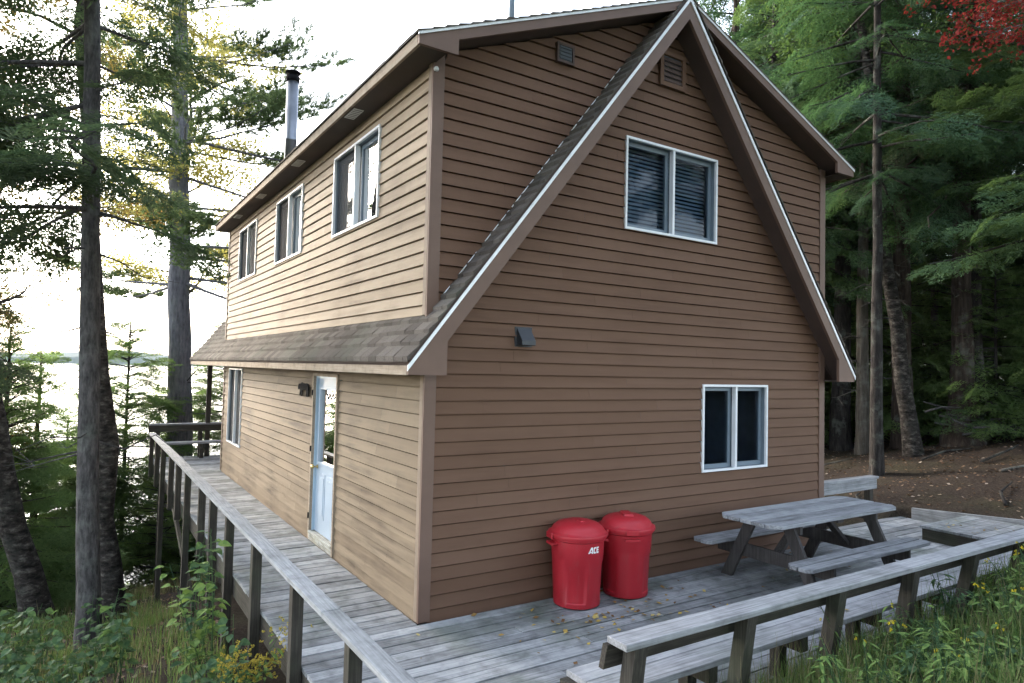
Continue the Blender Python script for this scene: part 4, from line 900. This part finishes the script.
blades('grass',5000,lambda g,n: np.stack([g.uniform(-4.5,.8,n),g.uniform(9.5,16.5,n)],-1),.1,.35,.01,M['dry_grass'],405)
def leaf6(c, d, nr, L, w, fold=.25):
    d = d/np.linalg.norm(d); sv = np.cross(d,nr); sv /= np.linalg.norm(sv)+1e-9; u = np.cross(sv,d)
    st = [(0,0),(.14,.62),(.34,1.),(.6,.82),(.82,.42),(1,0)]; mid = [c+d*L*t-u*L*.2*t*t for t,_ in st]; out = []
    for sg in (1,-1):
        e = [m_+sv*sg*w*k+u*w*k*fold for m_,(t,k) in zip(mid,st)]
        out += [[mid[i],mid[i+1],e[i+1],e[i]] if sg>0 else [mid[i],e[i],e[i+1],mid[i+1]] for i in range(5)]
    return out
def weed(name,label,xy,h,nst,nl,size,m,seed,flower=None,spread=.35,group=None,stem=None,narrow=.42,loc_z=None):
    g = np.random.default_rng(seed); x,y = xy; z = gz(x,y)-.03 if loc_z is None else loc_z; t = thing(name,label,'plant',(x,y,z),group); st = MB(); Q=[]; Fq=[]
    for k in range(nst):
        a = g.uniform(0,6.28); ln = h*g.uniform(.6,1.1); off = spread*g.uniform(.1,1.); b0 = np.array([g.normal(0,.05),g.normal(0,.05),0]); top = b0+np.array([math.cos(a)*off,math.sin(a)*off,ln])
        mid = b0*.5+top*.5+np.array([g.normal(0,.03),g.normal(0,.03),.04]); pts = [b0,mid,top]; st.tube([Vector(p)+Vector((x,y,z)) for p in pts],[.006,.004,.002],5,False)
        for i in range(nl):
            u = .2+.8*(i+g.uniform(0,.8))/nl; p = (1-u)**2*b0+2*u*(1-u)*mid+u*u*top; b = g.uniform(0,6.28); d = np.array([math.cos(b),math.sin(b),g.uniform(-.15,.5)]); pl = size*.5
            p2 = p+d*pl; st.tube([Vector(p)+Vector((x,y,z)),Vector(p2)+Vector((x,y,z))],[.002,.0015],3,False)
            L = size*g.uniform(.65,1.25); Q += leaf6(p2,d+np.array([0,0,-.35]),np.array([g.normal(0,.3),g.normal(0,.3),1]),L,L*narrow)
        if flower:
            for _ in range(flower[1]):
                c = top+np.array([g.normal(0,flower[2]),g.normal(0,flower[2]),g.normal(-.03,flower[2]*.6)]); 
                for _k in range(5):
                    d = g.normal(0,1,3); L = flower[3]; Fq += [leaf6(c,d,g.normal(0,1,3),L,L*.4)[i] for i in (1,2,6,7)]
    st.build('stem',stem or M['weed'],t); tri_mesh('leaves',np.array(Q),m,t)
    if Fq: tri_mesh('flowers',np.array(Fq),flower[0],t)
    return t
WB = 'leafy dark green weed in the undergrowth on the slope at the lower left'
wg = np.random.default_rng(61)
for k in range(26):
    x = wg.uniform(-3.9,-2.15); y = wg.uniform(1.2,4.6)
    weed('broadleaf_weed',WB,(x,y),wg.uniform(.4,.9),4,11,wg.uniform(.065,.12),M['weed'],500+k,group='broadleaf weeds on the left slope')
weed('bramble_plant','tall leafy bramble climbing the rail post left of the deck',(-1.55,1.05),1.35,6,15,.10,M['weed_lt'],540,spread=.4)
weed('bramble_plant','leafy bramble right below the goldenrod at the deck edge',(-1.5,.35),.75,7,11,.10,M['weed'],541,spread=.45)
weed('bramble_plant','second bramble with climbing stems further along the rail',(-1.5,1.9),1.25,5,13,.10,M['weed'],542,spread=.35)
weed('goldenrod_plant','goldenrod with yellow flower plumes against the deck posts',(-1.42,.02),.62,8,10,.08,M['weed_lt'],543,(M['golden'],26,.07,.026),spread=.34,narrow=.2)
FB = 'bright green weed in the grassy bank in front of the long bench'
for k in range(22):
    x = wg.uniform(.0,5.6); y = wg.uniform(-3.7,-2.78)
    weed('bank_weed',FB,(x,y),wg.uniform(.22,.42),4,8,wg.uniform(.045,.085),M['weed_lt'] if k%3 else M['weed'],560+k,group='bright weeds on the front bank',narrow=.36)
NB = 'narrow-leaved green stalk in the grass below the long bench'
for k in range(46):
    x = wg.uniform(.6,5.8); y = wg.uniform(-3.8,-2.78)
    weed('bank_stalk',NB,(x,y),wg.uniform(.3,.55),6,18,wg.uniform(.05,.09),M['weed_lt'] if k%4 else M['weed'],660+k,group='narrow-leaved stalks on the front bank',narrow=.13,spread=.22)
for k in range(16):
    x = wg.uniform(1.8,5.6); y = wg.uniform(-3.7,-2.85)
    weed('flowering_weed','weed with small yellow blossoms in the grass beside the long bench',(x,y),wg.uniform(.4,.65),4,6,.06,M['weed_lt'],600+k,(M['yellow_flower'],3,.02,.018),group='yellow flowering weeds',narrow=.2)
# fallen leaves
def litter(name, n, pick, size, m, seed, zoff=.012):
    g = np.random.default_rng(seed); X = pick(g,n); n = len(X); z = (ground(X[:,0],X[:,1]) if X.shape[1]==2 else X[:,2])+zoff
    c = np.stack([X[:,0],X[:,1],z],-1); a = g.uniform(0,6.28,n); L = size*g.uniform(.6,1.3,n); d = np.stack([np.cos(a),np.sin(a),g.normal(0,.25,n)],-1); s = np.stack([-np.sin(a),np.cos(a),g.normal(0,.3,n)],-1)
    L = L[:,None]; V = np.stack([c-d*L*.5,c+s*L*.33+np.array([0,0,.006]),c+d*L*.5,c-s*L*.33],1); V[:,:,2] = np.maximum(V[:,:,2],c[:,None,2]-zoff*.7); o0 = V.reshape(-1,3).mean(0); o = tri_mesh(name,V-o0,m,loc=o0); return tag(o,kind='stuff')
litter('leaf_litter',6500,lambda g,n: np.stack([g.uniform(8.8,20,n),g.uniform(-3,9,n)],-1),.062,M['litter'],701)
litter('leaf_litter',3500,lambda g,n: np.stack([g.uniform(-5,-.9,n),g.uniform(2,14,n)],-1),.07,M['litter'],702)
def deckpick(g,n):
    P = [(g.normal(1.6,.55),g.normal(-.75,.22),.004) for _ in range(n//2)]+[(g.uniform(-.8,6.5),g.uniform(-2.,-.1),.004) for _ in range(n//3)]+[(g.uniform(7.4,8.6),g.uniform(-1.9,-.7),.205) for _ in range(n//8)]+[(g.uniform(.2,5.5),g.uniform(-2.45,-2.15),.405) for _ in range(n//16)]
    return np.array([p for p in P if not (abs(p[0]-1.5)<.26 and abs(p[1]+.29)<.26) and p[1]<-.04 and not (p[2]<.1 and p[1]<-2.05)])
litter('fallen_leaves',190,deckpick,.05,M['deck_leaf'],703,.007)
# sticks, log and brush on the bank
def stick(label,pts,r):
    base = Vector(pts[0]); mb = MB(); n = len(pts); mb.tube(pts,[r*(1-.6*i/(n-1)) for i in range(n)],7); o = mb.build('fallen_branch',M['bark_pale'],loc=base); return tag(o,label,'branch')
P3 = lambda x,y,dz=.03:(x,y,gz(x,y)+dz)
stick('pale curved fallen branch lying beside the cabin corner under the trees',[P3(10.2,3.2,.05),P3(10.8,3.25,.16),P3(11.5,3.1,.14),P3(12.3,3.25,.05)],.028)
stick('thin pale stick leaning on the ground behind the low side rail',[P3(9.6,1.35),P3(9.95,1.5,.12),P3(10.4,1.75,.30)],.022)
for lab,pts in (('dark forked stick on the bank just behind the grey edge board',[P3(9.3,-.9),P3(9.9,-.6,.07),P3(10.6,-.5,.04)]),('bent dark branch half buried in leaves up the right bank',[P3(12.4,.7),P3(13.3,.5,.10),P3(14.3,.75,.04)]),
    ('short dark twig near the end of the low side rail',[P3(8.6,.9),P3(8.9,1.2,.05),P3(9.2,1.3)]),('dark branch lying at the foot of the leaning birch',[P3(12.6,1.9),P3(13.3,1.75,.08),P3(14.0,1.5)])):
    base = Vector(pts[0]); mb = MB(); mb.tube(pts,[.028,.022,.010],6); tag(mb.build('fallen_branch',M['bark_dark'],loc=base),lab,'branch')
stick('dark stick lying across the leaf litter on the right bank',[P3(11.2,-.1),P3(11.9,-.3,.06),P3(12.8,-.5,.03)],.03)
def brush():
    x,y = 15.9,1.55; z = gz(x,y); t = thing('brush_pile','heap of grey-green brush and branches at the right end of the bank','brush pile',(x,y,z)); mb = MB(); g = np.random.default_rng(9)
    for k in range(70):
        a = g.normal(R(-35),.5); L = g.uniform(.8,2.4); c = Vector((x+g.normal(0,.8),y+g.normal(0,.35),z+.08+abs(g.normal(0,.25)))); d = Vector((math.cos(a),math.sin(a),g.normal(0,.18)))
        mb.tube([c-d*L/2,c+Vector((g.normal(0,.05),g.normal(0,.05),g.normal(0,.05))),c+d*L/2],[.025,.018,.006],4,False)
    mb.build('branches',M['bark_grey'],t); pos=[];dirs=[]
    for k in range(60): pos.append((g.normal(0,1.0),g.normal(0,.4),.25+g.uniform(-.1,.35))); b = g.uniform(0,6.28); dirs.append((math.cos(b),math.sin(b),g.uniform(-.3,.3)))
    tri_mesh('twigs',put_fronds('hemc',pos,dirs,[.7]*60,g.normal(0,.5,60),g),M['hemlock_lt'],t)
brush()
m = bpy.data.materials.new('pale_air'); m.use_nodes = True; nt_ = m.node_tree; nt_.nodes.clear(); ou = nt_.nodes.new('ShaderNodeOutputMaterial'); pv = nt_.nodes.new('ShaderNodeVolumePrincipled')
pv.inputs['Color'].default_value = (.86,.92,1.,1); pv.inputs['Density'].default_value = HAZE; nt_.links.new(pv.outputs[0],ou.inputs['Volume'])
if HAZE: tag(MB().box(-2700,2700,-2700,2750,-9.,60).build('haze',m),kind='stuff')
# ------------------------------------------------------------------ light
w = bpy.data.worlds.new('World'); S.world = w; w.use_nodes = True; nt = w.node_tree; sky = nt.nodes.new('ShaderNodeTexSky'); sky.sky_type = 'NISHITA'; sky.sun_disc = False
SUN_EL, SUN_AZ = R(24), R(-20)      # azimuth from +y towards +x
sky.sun_elevation = SUN_EL; sky.sun_rotation = SUN_AZ; sky.air_density = 1.0; sky.dust_density = 2.0; sky.ozone_density = 1.0
hs = nt.nodes.new('ShaderNodeHueSaturation'); hs.inputs['Saturation'].default_value = .55; nt.links.new(sky.outputs[0],hs.inputs['Color']); nt.links.new(hs.outputs[0], nt.nodes['Background'].inputs[0]); nt.nodes['Background'].inputs[1].default_value = .15
sd = bpy.data.lights.new('sun','SUN'); so = bpy.data.objects.new('sun',sd); COL.objects.link(so); sd.energy = .5; sd.angle = R(14); sd.color = (1.,.90,.76)
dv = Vector((math.sin(SUN_AZ)*math.cos(SUN_EL),math.cos(SUN_AZ)*math.cos(SUN_EL),math.sin(SUN_EL))); so.rotation_euler = dv.to_track_quat('Z','Y').to_euler()
S.view_settings.view_transform = 'Standard'; S.view_settings.look = 'None'; S.view_settings.exposure = 2.95; S.view_settings.gamma = 1
S.cycles.max_bounces = 8; S.cycles.transparent_max_bounces = 12; S.cycles.use_denoising = True; S.cycles.sample_clamp_indirect = 8
